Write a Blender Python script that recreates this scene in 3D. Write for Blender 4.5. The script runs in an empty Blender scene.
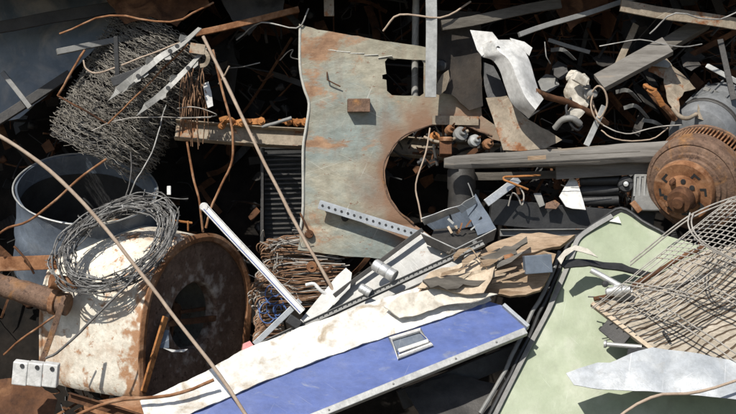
import bpy, bmesh, math, random
from mathutils import Vector, Matrix, noise
from mathutils.geometry import tessellate_polygon
random.seed(7)
R = math.radians
V = Vector
S = bpy.context.scene
COL = S.collection

# ---------------------------------------------------------------- camera
CAM = V((0, -7.2, 2.6)); AIM = V((0, 0, 1.5)); FPX = 1457.0
fwd = (AIM - CAM).normalized()
rgt = fwd.cross(V((0, 0, 1))).normalized()
upv = rgt.cross(fwd).normalized()
cd = bpy.data.cameras.new('camera'); cam = bpy.data.objects.new('camera', cd); COL.objects.link(cam)
cam.location = CAM
cam.rotation_euler = fwd.to_track_quat('-Z', 'Y').to_euler()
cd.sensor_width = 36; cd.lens = 36 * FPX / 736; cd.clip_end = 600; cd.clip_start = 0.05
S.camera = cam

def ray(px, py):
    return (fwd + rgt * ((px - 368) / FPX) + upv * ((207 - py) / FPX))
def P(px, py, Y):
    d = ray(px, py)
    return CAM + d * ((Y - CAM.y) / d.y)
def PT(t): return P(*t)

# ---------------------------------------------------------------- materials
def srgb(r, g, b):
    f = lambda c: (c / 12.92 if c <= .04045 else ((c + .055) / 1.055) ** 2.4)
    return (f(r / 255), f(g / 255), f(b / 255), 1)
RUST = ((.115, .042, .016, 1), (.30, .13, .05, 1))
MATS = {}
def mat(name, c1, c2, scale=9, rust=0.0, rustc=RUST, rscale=6, rough=.6, metal=0.0, bump=.25, bscale=60,
        stretch=(1, 1, 1), third=None, tfac=.5, tscale=4, dirt=.25, spec=.5, chips=0.0, chipc=(.16, .085, .05, 1), scr=0.0, scrc=(.62, .60, .56, 1), runs=0.0):
    m = bpy.data.materials.new(name); m.use_nodes = True
    nt = m.node_tree; N = nt.nodes; L = nt.links; bs = N['Principled BSDF']
    tc = N.new('ShaderNodeTexCoord'); mp = N.new('ShaderNodeMapping'); mp.inputs['Scale'].default_value = stretch
    L.new(tc.outputs['Object'], mp.inputs['Vector'])
    oi = N.new('ShaderNodeObjectInfo')
    ad = N.new('ShaderNodeVectorMath'); ad.operation = 'ADD'
    ml = N.new('ShaderNodeVectorMath'); ml.operation = 'SCALE'; ml.inputs[3].default_value = 3.1
    L.new(oi.outputs['Location'], ml.inputs[0]); L.new(mp.outputs[0], ad.inputs[0]); L.new(ml.outputs[0], ad.inputs[1])
    vec = ad.outputs[0]
    def nz(sc, det=9, ro=.68, dist=0.0, vec=vec):
        n = N.new('ShaderNodeTexNoise'); n.inputs['Scale'].default_value = sc; n.inputs['Detail'].default_value = det
        n.inputs['Roughness'].default_value = ro; n.inputs['Distortion'].default_value = dist
        L.new(vec, n.inputs['Vector']); return n.outputs['Fac']
    def ramp(src, a, b, ca=(0, 0, 0, 1), cb=(1, 1, 1, 1)):
        r = N.new('ShaderNodeValToRGB'); r.color_ramp.elements[0].position = a; r.color_ramp.elements[1].position = b
        r.color_ramp.elements[0].color = ca; r.color_ramp.elements[1].color = cb
        L.new(src, r.inputs[0]); return r.outputs[0]
    def mix(f, a, b, mode='MIX'):
        x = N.new('ShaderNodeMix'); x.data_type = 'RGBA'; x.blend_type = mode
        for k, s in ((0, f), (6, a), (7, b)):
            if isinstance(s, (float, tuple)): x.inputs[k].default_value = s
            else: L.new(s, x.inputs[k])
        return x.outputs[2]
    c = ramp(nz(scale), .35, .65, tuple(c1), tuple(c2))
    if third:
        c = mix(ramp(nz(tscale, 5, .6, .6), tfac - .06, tfac + .1), c, tuple(third))
    # fine grime
    c = mix(ramp(nz(scale * 6, 8, .7), .25, .75, (1 - dirt,) * 3 + (1,), (1 + dirt * .3,) * 3 + (1,)), c, c)if False else c
    g = ramp(nz(scale * 5.3, 8, .75), .32, .66, (1 - dirt, 1 - dirt, 1 - dirt * 1.05, 1), (1, 1, 1, 1))
    c = mix(1.0, c, g, 'MULTIPLY')
    def scaled(v3, rz=0.0):
        r0 = N.new('ShaderNodeMapping'); r0.inputs['Rotation'].default_value = (0, rz, 0); L.new(vec, r0.inputs['Vector'])
        q = N.new('ShaderNodeMapping'); q.inputs['Scale'].default_value = v3; L.new(r0.outputs[0], q.inputs['Vector']); return q.outputs[0]
    if runs > 0:      # dirt and rust that ran down the sheet
        c = mix(ramp(nz(1.0, 7, .65, vec=scaled((16, 16, 1.3))), .60 - .2 * runs, .78, (0, 0, 0, 1), (runs,) * 3 + (1,)), c, tuple(chipc))
    if scr > 0:
        for rz, s0 in ((.5, 1), (-.7, 1.4), (1.3, .9), (2.3, 1.7)):
            c = mix(ramp(nz(1.0, 2, .4, vec=scaled((3.2 * s0, 3.2 * s0, 170 * s0), rz)), .745 - .05 * scr, .79 - .05 * scr, (0, 0, 0, 1), (.6, .6, .6, 1)), c, tuple(scrc))
    if chips > 0:
        cm = ramp(nz(26, 9, .78), .70 - .16 * chips, .72 - .16 * chips)
        c = mix(cm, c, tuple(chipc))
    if rust > 0:
        t = .76 - .5 * rust
        rm = ramp(nz(rscale, 9, .68, .3), t, t + .07)
        rc = ramp(nz(rscale * 5, 6, .7), .3, .7, rustc[0], rustc[1])
        c = mix(rm, c, rc)
        rr = ramp(rm, 0, 1, (rough,) * 3 + (1,), (.9, .9, .9, 1)); L.new(rr, bs.inputs['Roughness'])
        if metal > 0:
            mm = ramp(rm, 0, 1, (metal,) * 3 + (1,), (0, 0, 0, 1)); L.new(mm, bs.inputs['Metallic'])
    else:
        rr = ramp(nz(scale * 3, 5), .2, .8, (max(.05, rough - .12),) * 3 + (1,), (min(1, rough + .15),) * 3 + (1,)); L.new(rr, bs.inputs['Roughness'])
        bs.inputs['Metallic'].default_value = metal
    bs.inputs['Specular IOR Level'].default_value = spec
    L.new(c, bs.inputs['Base Color'])
    b = N.new('ShaderNodeBump'); b.inputs['Strength'].default_value = bump; b.inputs['Distance'].default_value = .006
    L.new(nz(bscale, 8, .7), b.inputs['Height']); L.new(b.outputs[0], bs.inputs['Normal'])
    MATS[name] = m
    return m

mat('rust', (.12, .048, .02, 1), (.30, .15, .075, 1), 14, third=(.34, .20, .12, 1), tfac=.56, tscale=9, rough=.85, bump=.5, spec=.2)
mat('rust_dark', (.045, .022, .013, 1), (.13, .06, .03, 1), 10, third=(.22, .11, .055, 1), tfac=.6, tscale=7, rough=.85, bump=.5, spec=.2)
mat('rust_orange', (.28, .11, .035, 1), (.48, .22, .08, 1), 12, third=(.16, .07, .03, 1), tfac=.58, tscale=20, rough=.85, bump=.5, spec=.2)
mat('rust_pink', (.13, .075, .05, 1), (.23, .145, .10, 1), 9, third=(.30, .15, .06, 1), tfac=.60, tscale=10, rough=.75, bump=.8, spec=.3, dirt=.5, chips=.8, chipc=(.065, .038, .026, 1), runs=.35)
mat('plate', (.25, .23, .17, 1), (.37, .345, .265, 1), 4, rust=.40, rustc=((.15, .08, .045, 1), (.36, .22, .13, 1)), rscale=3.4,
    third=(.25, .285, .26, 1), tfac=.54, tscale=2.6, rough=.6, bump=.35, stretch=(.8, 1, 1.4), dirt=.42, chips=.55, scr=.8, scrc=(.44, .43, .38, 1), runs=.5)
mat('plate_edge', (.36, .36, .33, 1), (.5, .48, .42, 1), 18, rust=.3, rough=.5)
mat('beige_steel', (.22, .175, .125, 1), (.36, .30, .225, 1), 7, rust=.40, rscale=7, rough=.7, bump=.4, dirt=.4, chips=.6, scr=.6, scrc=(.42, .38, .3, 1), runs=.3)
mat('white_peel', (.58, .53, .44, 1), (.76, .71, .61, 1), 7, rust=.34, rustc=((.20, .09, .04, 1), (.44, .26, .15, 1)), rscale=9, third=(.42, .29, .19, 1), tfac=.60, tscale=2.6, rough=.6, bump=.6, dirt=.28, chips=.62, chipc=(.34, .19, .10, 1), runs=.2)
mat('white_paint', (.52, .51, .49, 1), (.76, .75, .72, 1), 6, rust=.22, rscale=9, third=(.42, .42, .41, 1), tfac=.62, tscale=6, rough=.45, bump=.25, dirt=.35, chips=.15, chipc=(.22, .18, .14, 1), scr=.4, scrc=(.36, .35, .33, 1), runs=.2)
mat('white_dust', (.58, .555, .51, 1), (.84, .82, .78, 1), 6, third=(.40, .33, .245, 1), tfac=.585, tscale=9, rough=.9, bump=.9, bscale=30, dirt=.3, spec=.2)
mat('blue_paint', (.060, .095, .27, 1), (.092, .135, .335, 1), 5, third=(.20, .22, .29, 1), tfac=.66, tscale=18, rough=.42, bump=.12, dirt=.28, stretch=(.6, 1, 1.2), chips=.12, chipc=(.30, .29, .29, 1), scr=.1, scrc=(.24, .26, .36, 1), runs=.15)
mat('green_paint', (.24, .278, .18, 1), (.28, .318, .21, 1), 3.0, third=(.34, .36, .27, 1), tfac=.6, tscale=3, rough=.5, bump=.12, dirt=.16, chips=.12, chipc=(.13, .12, .09, 1), scr=.1, scrc=(.36, .40, .31, 1), runs=.3)
mat('galv', (.32, .32, .31, 1), (.50, .50, .48, 1), 12, rust=.1, rough=.45, metal=.35, bump=.15)
mat('alu', (.55, .55, .54, 1), (.72, .72, .70, 1), 15, rough=.35, metal=.6, bump=.12, dirt=.3)
mat('grey_sheet', (.25, .245, .23, 1), (.36, .35, .325, 1), 4, rust=.16, rscale=8, rough=.5, bump=.2, dirt=.35, chips=.3, scr=.8, scrc=(.5, .49, .46, 1))
mat('grey_paint', (.15, .15, .145, 1), (.24, .235, .22, 1), 8, rust=.2, rough=.6, bump=.25)
mat('blue_grey', (.085, .105, .138, 1), (.155, .185, .225, 1), 4, third=(.20, .215, .235, 1), tfac=.62, tscale=5, rough=.5, bump=.2, dirt=.35, chips=.05, chipc=(.05, .05, .05, 1), scr=.8, scrc=(.26, .28, .30, 1), runs=.2)
mat('dark_blue', (.09, .13, .18, 1), (.20, .23, .26, 1), 2.2, third=(.34, .33, .32, 1), tfac=.54, tscale=4, rough=.5, bump=.15)
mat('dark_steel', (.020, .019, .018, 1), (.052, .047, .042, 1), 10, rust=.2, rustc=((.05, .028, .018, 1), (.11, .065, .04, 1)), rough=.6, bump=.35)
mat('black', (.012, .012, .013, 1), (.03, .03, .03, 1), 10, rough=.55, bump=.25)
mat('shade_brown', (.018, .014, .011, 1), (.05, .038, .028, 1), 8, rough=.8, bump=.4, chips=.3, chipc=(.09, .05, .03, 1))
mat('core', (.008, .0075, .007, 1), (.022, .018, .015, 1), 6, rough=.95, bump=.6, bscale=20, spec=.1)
mat('wire_grey', (.16, .155, .145, 1), (.36, .35, .33, 1), 25, rust=.12, rough=.5, metal=.2, bump=.1)
mat('wire_net', (.10, .09, .076, 1), (.30, .275, .235, 1), 30, rust=.12, rough=.6, bump=.1)
mat('wire_coil', (.09, .088, .085, 1), (.26, .255, .245, 1), 25, rust=.15, rough=.5, metal=.2, bump=.1)
mat('wire_dark', (.05, .048, .046, 1), (.17, .16, .15, 1), 25, rust=.2, rough=.55, metal=.2, bump=.1)
mat('wire_rust', (.12, .06, .03, 1), (.28, .16, .09, 1), 25, rough=.8, bump=.2)
mat('wire_pale', (.24, .22, .19, 1), (.42, .39, .35, 1), 25, rust=.25, rough=.6, bump=.1)
mat('tan_rod', (.30, .22, .16, 1), (.42, .33, .25, 1), 16, rust=.25, rscale=10, rough=.7, bump=.2)
mat('wood_grey', (.12, .11, .098, 1), (.225, .21, .19, 1), 9, third=(.34, .25, .16, 1), tfac=.64, tscale=6, rough=.85, bump=.6, bscale=45, stretch=(.25, 1, 2.5), spec=.2)
mat('wood_dark', (.07, .062, .052, 1), (.15, .135, .115, 1), 9, rough=.85, bump=.6, stretch=(.3, 1, 2), spec=.2)
mat('wood_tan', (.30, .205, .13, 1), (.48, .365, .26, 1), 8, third=(.19, .12, .07, 1), tfac=.6, tscale=9, rough=.9, bump=.7, stretch=(.4, 1, 2.4), spec=.2, dirt=.45)
mat('mat_wood', (.34, .29, .225, 1), (.50, .44, .36, 1), 9, third=(.19, .145, .10, 1), tfac=.62, tscale=9, rough=.9, bump=.7, stretch=(.6, 1, 1.8), spec=.2, dirt=.4)
mat('cardboard', (.40, .31, .22, 1), (.60, .50, .38, 1), 7, third=(.30, .22, .15, 1), tfac=.6, tscale=8, rough=.9, bump=.5, dirt=.35, spec=.2)
mat('plaster', (.50, .46, .39, 1), (.70, .66, .58, 1), 8, third=(.30, .25, .19, 1), tfac=.58, tscale=8, rough=.9, bump=.8, bscale=25, spec=.2)
mat('pale_sheet', (.29, .31, .33, 1), (.40, .42, .44, 1), 5, third=(.30, .30, .29, 1), tfac=.62, tscale=9, rough=.4, bump=.2, dirt=.3, chips=.2, scr=.6, scrc=(.50, .51, .52, 1))
mat('blue_wire', (.05, .10, .26, 1), (.09, .16, .36, 1), 20, rough=.5)
mat('pink', (.45, .13, .13, 1), (.55, .2, .19, 1), 20, rough=.5)
mat('motor_grey', (.13, .135, .14, 1), (.21, .215, .22, 1), 12, rust=.22, rough=.6, bump=.3)
mat('rust_side', (.11, .065, .045, 1), (.20, .13, .095, 1), 9, third=(.24, .17, .125, 1), tfac=.62, tscale=7, rough=.8, bump=.6, spec=.3, dirt=.5, chips=.7, chipc=(.05, .028, .018, 1), runs=.4)
mat('light_sheet', (.34, .335, .32, 1), (.46, .455, .43, 1), 4, rust=.14, rscale=8, rough=.5, bump=.2, dirt=.3, chips=.25, scr=.8, scrc=(.58, .57, .54, 1), runs=.3)
mat('earth', (.06, .05, .04, 1), (.14, .12, .095, 1), 2, rough=.95, bump=.6, spec=.2)
mat('yard_wall', (.2, .19, .17, 1), (.3, .29, .27, 1), 2, rough=.9)

def world_mask(name, build, col):
    m = MATS[name]; nt = m.node_tree; N = nt.nodes; L = nt.links; bs = N['Principled BSDF']
    src = bs.inputs['Base Color'].links[0].from_socket
    ge = N.new('ShaderNodeNewGeometry'); f = build(nt, ge.outputs['Position'])
    x = N.new('ShaderNodeMix'); x.data_type = 'RGBA'; L.new(f, x.inputs[0]); L.new(src, x.inputs[6]); x.inputs[7].default_value = col
    L.new(x.outputs[2], bs.inputs['Base Color']); return f
def nmath(nt, op, a, b_=0.0, c=0.0):
    n = nt.nodes.new('ShaderNodeMath'); n.operation = op
    for i, s in enumerate((a, b_, c)):
        if isinstance(s, (int, float)): n.inputs[i].default_value = s
        else: nt.links.new(s, n.inputs[i])
    return n.outputs[0]
def nnoise(nt, v, sc, det=5):
    n = nt.nodes.new('ShaderNodeTexNoise'); n.inputs['Scale'].default_value = sc; n.inputs['Detail'].default_value = det; nt.links.new(v, n.inputs['Vector']); return n.outputs['Fac']
# ---------------------------------------------------------------- mesh builder
class MB:
    def __init__(s): s.v = []; s.f = []; s.m = []; s.sm = []
    def add(s, verts, faces, smooth=True, mi=0):
        b = len(s.v); s.v += [V(x) for x in verts]
        for f in faces: s.f.append([b + i for i in f]); s.m.append(mi); s.sm.append(smooth)
        return s
    def tube(s, pts, r, seg=6, closed=False, mi=0, raw=False, taper=None, res=4, jit=0.0):
        pts = [V(p) for p in pts]
        if not raw and len(pts) > 2: pts = catmull(pts, res, closed)
        if jit: pts = [p + noise.noise_vector(p * 9) * jit + noise.noise_vector(p * 31) * jit * .22 for p in pts]
        n = len(pts)
        if n < 2: return s
        prev = None; rings = []
        for i, p in enumerate(pts):
            a = pts[(i - 1) % n] if (i > 0 or closed) else p
            b = pts[(i + 1) % n] if (i < n - 1 or closed) else p
            t = (b - a)
            t = t.normalized() if t.length > 1e-9 else V((1, 0, 0))
            if prev is None:
                u = t.orthogonal().normalized()
            else:
                u = prev - t * prev.dot(t); u = u.normalized() if u.length > 1e-6 else t.orthogonal().normalized()
            prev = u; w = t.cross(u)
            rr = r if taper is None else r * (1 + (taper - 1) * i / (n - 1))
            if jit: rr *= 1 + .16 * noise.noise(p * 60)
            rings.append([p + (u * math.cos(2 * math.pi * k / seg) + w * math.sin(2 * math.pi * k / seg)) * rr for k in range(seg)])
        verts = [q for rg in rings for q in rg]; faces = []
        m = n if closed else n - 1
        for i in range(m):
            j = (i + 1) % n
            for k in range(seg):
                faces.append((i * seg + k, i * seg + (k + 1) % seg, j * seg + (k + 1) % seg, j * seg + k))
        s.add(verts, faces, seg > 4, mi)
        if not closed:
            s.add(rings[0][::-1], [tuple(range(seg))], False, mi); s.add(rings[-1], [tuple(range(seg))], False, mi)
        return s
    def box(s, c, a, b, d, mi=0):   # centre, three half-extent vectors
        c = V(c); vs = [c + a * i + b * j + d * k for i in (-1, 1) for j in (-1, 1) for k in (-1, 1)]
        return s.add(vs, [(0, 1, 3, 2), (4, 6, 7, 5), (0, 4, 5, 1), (2, 3, 7, 6), (0, 2, 6, 4), (1, 5, 7, 3)], False, mi)
    def prism(s, p0, p1, prof, up=None, n=1, warp=0.0, mi=0, twist=0.0, closed=True, smooth=False):
        """extrude a 2-D closed profile (x across, y towards 'up') from p0 to p1"""
        p0 = V(p0); p1 = V(p1); t = (p1 - p0).normalized()
        up = V(up) if up else -fwd
        u = up - t * up.dot(t); u.normalize(); w = t.cross(u)
        rings = []
        for i in range(n + 1):
            f = i / n; c = p0.lerp(p1, f)
            if warp: c = c + noise.noise_vector(c * 3.1) * warp
            a = twist * f; cu = u * math.cos(a) + w * math.sin(a); cw = w * math.cos(a) - u * math.sin(a)
            rings.append([c + cw * x + cu * y for x, y in prof])
        k = len(prof); verts = [q for rg in rings for q in rg]; faces = []
        for i in range(n):
            for j in range(k):
                faces.append((i * k + j, i * k + (j + 1) % k, (i + 1) * k + (j + 1) % k, (i + 1) * k + j))
        faces.append(tuple(range(k))[::-1]); faces.append(tuple(n * k + j for j in range(k)))
        return s.add(verts, faces, smooth, mi)
    def lathe(s, o, ax, prof, seg=48, a0=0, a1=2 * math.pi, ref=None, mi=0, wob=0.0, arch=None):
        o = V(o); ax = V(ax).normalized(); u = V(ref) if ref else ax.orthogonal()
        u = (u - ax * u.dot(ax)).normalized(); w = ax.cross(u)
        full = abs(a1 - a0 - 2 * math.pi) < 1e-6; n = seg if full else seg + 1
        verts = []
        for i in range(n):
            a = a0 + (a1 - a0) * i / seg; d = u * math.cos(a) + w * math.sin(a)
            kk = 1.0
            if arch is not None:
                dn = d.dot(arch)
                if dn < 0: kk = 1 / max(math.sqrt(max(0, 1 - dn * dn)), abs(dn)); kk = 1 + (kk - 1) * .8
            for r, t in prof:
                p = o + d * (r * (kk if r > .31 else 1 + (kk - 1) * max(0, (r - .2) / .11)) if kk > 1 else r) + ax * t
                if wob: p = p + noise.noise_vector(p * 4) * wob
                verts.append(p)
        k = len(prof); faces = []
        for i in range(seg):
            j = (i + 1) % n
            for q in range(k - 1):
                faces.append((i * k + q, j * k + q, j * k + q + 1, i * k + q + 1))
        return s.add(verts, faces, True, mi)

def catmull(p, res=4, closed=False):
    n = len(p); out = []
    rng = range(n) if closed else range(n - 1)
    for i in rng:
        a = p[(i - 1) % n] if (closed or i > 0) else p[0] * 2 - p[1]
        b = p[i]; c = p[(i + 1) % n]
        d = p[(i + 2) % n] if (closed or i < n - 2) else p[-1] * 2 - p[-2]
        for k in range(res):
            t = k / res
            out.append(.5 * ((2 * b) + (c - a) * t + (2 * a - 5 * b + 4 * c - d) * t * t + (3 * b - a - 3 * c + d) * t ** 3))
    if not closed: out.append(p[-1])
    return out

# ---------------------------------------------------------------- object registry
THINGS = []   # (root, [(child, parentobj)])
def link(o): COL.objects.link(o); return o
def mkobj(name, mb, mats, bevel=0.0, split=38, solid=0.0):
    me = bpy.data.meshes.new(name)
    me.from_pydata([tuple(v) for v in mb.v], [], mb.f)
    if not isinstance(mats, (list, tuple)): mats = [mats]
    for m in mats: me.materials.append(MATS[m])
    me.polygons.foreach_set('material_index', mb.m); me.polygons.foreach_set('use_smooth', mb.sm)
    me.update()
    o = bpy.data.objects.new(name, me); link(o)
    bm = bmesh.new(); bm.from_mesh(me); bmesh.ops.recalc_face_normals(bm, faces=bm.faces) if not getattr(mb, 'sheet', False) else None
    bm.to_mesh(me); bm.free()
    if solid:
        md = o.modifiers.new('solid', 'SOLIDIFY'); md.thickness = solid; md.offset = -1
    if bevel:
        md = o.modifiers.new('bevel', 'BEVEL'); md.width = bevel; md.segments = 2; md.limit_method = 'ANGLE'; md.angle_limit = R(40)
    if split and any(mb.sm):
        md = o.modifiers.new('split', 'EDGE_SPLIT'); md.split_angle = R(split)
    return o
def tag(o, label, cat, group=None):
    o['label'] = label; o['category'] = cat
    if group: o['group'] = group
def solo(name, label, cat, mb, m, group=None, **kw):
    o = mkobj(name, mb, m, **kw); tag(o, label, cat, group); THINGS.append((o, [])); return o
class T:
    def __init__(s, name, label, cat, group=None):
        s.e = link(bpy.data.objects.new(name, None)); s.e.empty_display_size = .05
        tag(s.e, label, cat, group); s.ch = []; THINGS.append((s.e, s.ch))
    def part(s, name, mb, m, parent=None, label=None, **kw):
        o = mkobj(name, mb, m, **kw); s.ch.append((o, parent or s.e))
        if label: o['label'] = label
        return o
def bounds(o):
    if not o.data.vertices: print("EMPTY", o.name, o.get("label"), o.parent)
    vs = [v.co for v in o.data.vertices]
    lo = V((min(v[i] for v in vs) for i in range(3))); hi = V((max(v[i] for v in vs) for i in range(3)))
    return lo, hi
def recentre(o, c):
    o.data.transform(Matrix.Translation(-c))
def finalize():
    for root, ch in THINGS:
        root['kind'] = 'thing'
        if root.type == 'MESH' and not ch:
            lo, hi = bounds(root); c = V(((lo.x + hi.x) / 2, (lo.y + hi.y) / 2, lo.z)); recentre(root, c); root.location = c; continue
        bs = [bounds(o) for o, _ in ch]
        lo = V((min(b[0][i] for b in bs) for i in range(3))); hi = V((max(b[1][i] for b in bs) for i in range(3)))
        base = V(((lo.x + hi.x) / 2, (lo.y + hi.y) / 2, lo.z)); root.location = base
        org = {root.name: base}
        for (o, p), (l, h) in zip(ch, bs):
            c = (l + h) / 2; recentre(o, c); org[o.name] = c
            o.parent = p; o.location = c - org[p.name]

# ---------------------------------------------------------------- plates
def plate(outline, plane, holes=(), grid=.04, amp=.006, nsc=3.0, rag=0.0, fn=None, sub=.03):
    a, b, c = [P(*q) for q in plane]
    n = (b - a).cross(c - a).normalized()
    if n.dot(fwd) > 0: n = -n
    u = (b - a).normalized(); v = n.cross(u)
    def to2(px, py):
        d = ray(px, py); t = (a - CAM).dot(n) / d.dot(n); p = CAM + d * t - a
        return V((p.dot(u), p.dot(v), 0))
    def dens(loop):
        pts = [to2(*q) for q in loop]; out = []
        for i, p in enumerate(pts):
            q = pts[(i + 1) % len(pts)]; k = max(1, int((q - p).length / sub))
            for j in range(k):
                w = p.lerp(q, j / k)
                if rag:
                    w = w + V((noise.noise(w * 40 + V((3, 1, 7))), noise.noise(w * 40 + V((9, 4, 2))), 0)) * rag + \
                        V((noise.noise(w * 11 + V((3, 1, 7))), noise.noise(w * 11 + V((9, 4, 2))), 0)) * rag
                out.append(w)
        return out
    loops = [dens(outline)] + [dens(h) for h in holes]
    flat = [p for l in loops for p in l]
    tris = tessellate_polygon(loops)
    bm = bmesh.new(); vs = [bm.verts.new(p) for p in flat]
    for t in tris:
        try: bm.faces.new([vs[i] for i in t])
        except ValueError: pass
    xs = [p.x for p in flat]; ys = [p.y for p in flat]
    x = min(xs) + grid
    while x < max(xs):
        bmesh.ops.bisect_plane(bm, geom=bm.verts[:] + bm.edges[:] + bm.faces[:], plane_co=(x, 0, 0), plane_no=(1, 0, 0), dist=1e-5); x += grid
    y = min(ys) + grid
    while y < max(ys):
        bmesh.ops.bisect_plane(bm, geom=bm.verts[:] + bm.edges[:] + bm.faces[:], plane_co=(0, y, 0), plane_no=(0, 1, 0), dist=1e-5); y += grid
    bmesh.ops.recalc_face_normals(bm, faces=bm.faces)
    if sum(f.normal.z for f in bm.faces) < 0: bmesh.ops.reverse_faces(bm, faces=bm.faces)
    bm.verts.index_update()
    mb = MB(); verts = []
    for vv in bm.verts:
        q = vv.co; w = a + u * q.x + v * q.y
        h = amp * noise.noise(w * nsc) * 1.6 + amp * .35 * noise.noise(w * nsc * 4)
        if fn: h += fn(q.x, q.y, w)
        verts.append(w + n * h)
    mb.add(verts, [[q.index for q in f.verts] for f in bm.faces], True); mb.sheet = True
    bm.free(); mb.n = n; mb.u = u; mb.v2 = v; mb.o = a; mb.to2 = to2
    mb.at = lambda px, py, h=0: (lambda q: a + u * q.x + v * q.y + n * h)(to2(px, py))
    return mb
def sheet(name, label, cat, outline, plane, m, th=.004, group=None, **kw):
    mb = plate(outline, plane, **kw)
    solo(name, label, cat, mb, m, group, solid=th); return mb
def strip(pts, w, th, nrm=None, mi=0, mb=None, tw=0.0):
    """bent flat bar through world points"""
    mb = mb or MB(); pts = catmull([V(p) for p in pts], 4) if len(pts) > 2 else [V(p) for p in pts]
    n = len(pts); vs = []
    for i, p in enumerate(pts):
        t = (pts[min(i + 1, n - 1)] - pts[max(i - 1, 0)]).normalized()
        u = V(nrm) if nrm else -fwd
        u = (u - t * u.dot(t)).normalized(); s = t.cross(u)
        a = tw * i / (n - 1); u, s = u * math.cos(a) + s * math.sin(a), s * math.cos(a) - u * math.sin(a)
        vs += [p + s * w / 2 + u * th / 2, p - s * w / 2 + u * th / 2, p - s * w / 2 - u * th / 2, p + s * w / 2 - u * th / 2]
    fs = [(0, 1, 2, 3), tuple((n - 1) * 4 + k for k in (3, 2, 1, 0))]
    for i in range(n - 1):
        for k in range(4): fs.append((i * 4 + k, i * 4 + (k + 1) % 4, (i + 1) * 4 + (k + 1) % 4, (i + 1) * 4 + k))
    return mb.add(vs, fs, False, mi)
def rod(name, label, pts, r, m, cat='rod', group=None, seg=8, jit=.006, taper=None):
    if len(pts) == 2:
        a, b = PT(pts[0]), PT(pts[1]); w = [a.lerp(b, i / 6) for i in range(7)]
    else: w = [PT(p) for p in pts]
    solo(name, label, cat, MB().tube(w, r, seg, jit=jit, taper=taper), m, group, split=60)
def rect(w, h): return [(-w / 2, -h / 2), (w / 2, -h / 2), (w / 2, h / 2), (-w / 2, h / 2)]
def angle(w, h, t): return [(0, 0), (w, 0), (w, t), (t, t), (t, h), (0, h)]
def chan(w, h, t): return [(-w / 2, 0), (w / 2, 0), (w / 2, h), (w / 2 - t, h), (w / 2 - t, t), (-w / 2 + t, t), (-w / 2 + t, h), (-w / 2, h)]

def crease(k=1.0, f=3.5):
    def g(a, b, w):
        n = noise.noise(w * f + V((3, 8, 1))); m = noise.noise(w * f * 2.3 + V((1, 2, 7)))
        return k * (.05 * abs(n) + .018 * abs(m))
    return g
#==SCENE==
# ================================================================ SETTING
g = MB(); N_ = 40
g.add([(-150, -60, 0), (150, -60, 0), (150, 250, 0), (-150, 250, 0)], [(0, 1, 2, 3)], False)
o = mkobj('ground', g, 'earth', split=0); o['kind'] = 'structure'
# the mound that carries the scrap: a lumpy heap with a steep face
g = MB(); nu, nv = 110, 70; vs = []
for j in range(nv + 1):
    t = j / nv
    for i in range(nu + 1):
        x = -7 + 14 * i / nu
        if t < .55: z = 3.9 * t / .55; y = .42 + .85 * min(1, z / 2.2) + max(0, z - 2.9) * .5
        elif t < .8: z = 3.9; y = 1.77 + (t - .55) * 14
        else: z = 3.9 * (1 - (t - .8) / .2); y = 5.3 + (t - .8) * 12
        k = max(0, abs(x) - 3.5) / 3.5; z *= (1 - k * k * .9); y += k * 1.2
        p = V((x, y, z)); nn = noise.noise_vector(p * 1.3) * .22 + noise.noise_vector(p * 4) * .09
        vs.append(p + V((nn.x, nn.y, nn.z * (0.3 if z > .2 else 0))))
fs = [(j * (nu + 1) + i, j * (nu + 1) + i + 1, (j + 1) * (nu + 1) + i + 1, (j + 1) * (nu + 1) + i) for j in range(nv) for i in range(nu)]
g.add(vs, fs, True); o = mkobj('scrap_mound', g, 'core', split=0); o['kind'] = 'structure'  # near-black colour puts deep shade between the scrap pieces

# small uncountable scrap lying all over the mound
def debris(n, box, yr, scale=1.0, rs=3):
    rnd = random.Random(rs); mb = MB()
    for _ in range(n):
        px = rnd.uniform(box[0], box[2]); py = rnd.uniform(box[1], box[3])
        c = P(px, py, rnd.uniform(*yr)); d = V((rnd.gauss(0, 1), rnd.gauss(0, .6), rnd.gauss(0, .8))).normalized()
        k = rnd.random(); L = rnd.uniform(.05, .24) * scale; mi = rnd.choice([0, 0, 0, 1, 1, 2, 2, 3, 4])
        if k < .34:
            q = [c - d * L, c + V([rnd.gauss(0, .012) for _ in range(3)]), c + d * L]
            mb.tube(q, rnd.uniform(.002, .008), 5, mi=mi, res=3)
        elif k < .62:
            q = [c - d * L * .6, c + V([rnd.gauss(0, .008) for _ in range(3)]), c + d * L * .6]
            strip(q, rnd.uniform(.012, .05), .003, nrm=(rnd.gauss(0, 1), -1, rnd.gauss(0, 1)), mi=mi, mb=mb, tw=rnd.uniform(-2, 2))
        elif k < .86:
            u = d.orthogonal().normalized(); w = d.cross(u); m = rnd.randint(4, 7); a0 = rnd.random() * 6
            ring = [c + (u * math.cos(a0 + 6.283 * q / m) + w * math.sin(a0 + 6.283 * q / m)) * L * rnd.uniform(.15, .42) for q in range(m)]
            mb.add(ring + [p + d * .004 for p in ring], [tuple(range(m)), tuple(range(2 * m - 1, m - 1, -1))] + [(q, (q + 1) % m, m + (q + 1) % m, m + q) for q in range(m)], False, mi)
        elif k < .93:
            mb.lathe(c, d, [(0, 0), (.018, 0), (.02, .004), (.02, .03), (.012, .034), (.012, .05), (0, .05)], 12, mi=mi)
        else:
            r_ = rnd.uniform(.03, .09); u = d.orthogonal().normalized(); w = d.cross(u)
            mb.tube([c + (u * math.cos(6.283 * q / 10) + w * math.sin(6.283 * q / 10)) * r_ + noise.noise_vector(c * 9 + V((q, 0, 0))) * .02 for q in range(10)], .003, 5, closed=True, mi=mi)
    return mb
DM = ['rust_dark', 'dark_steel', 'black', 'rust_dark', 'dark_steel']
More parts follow.
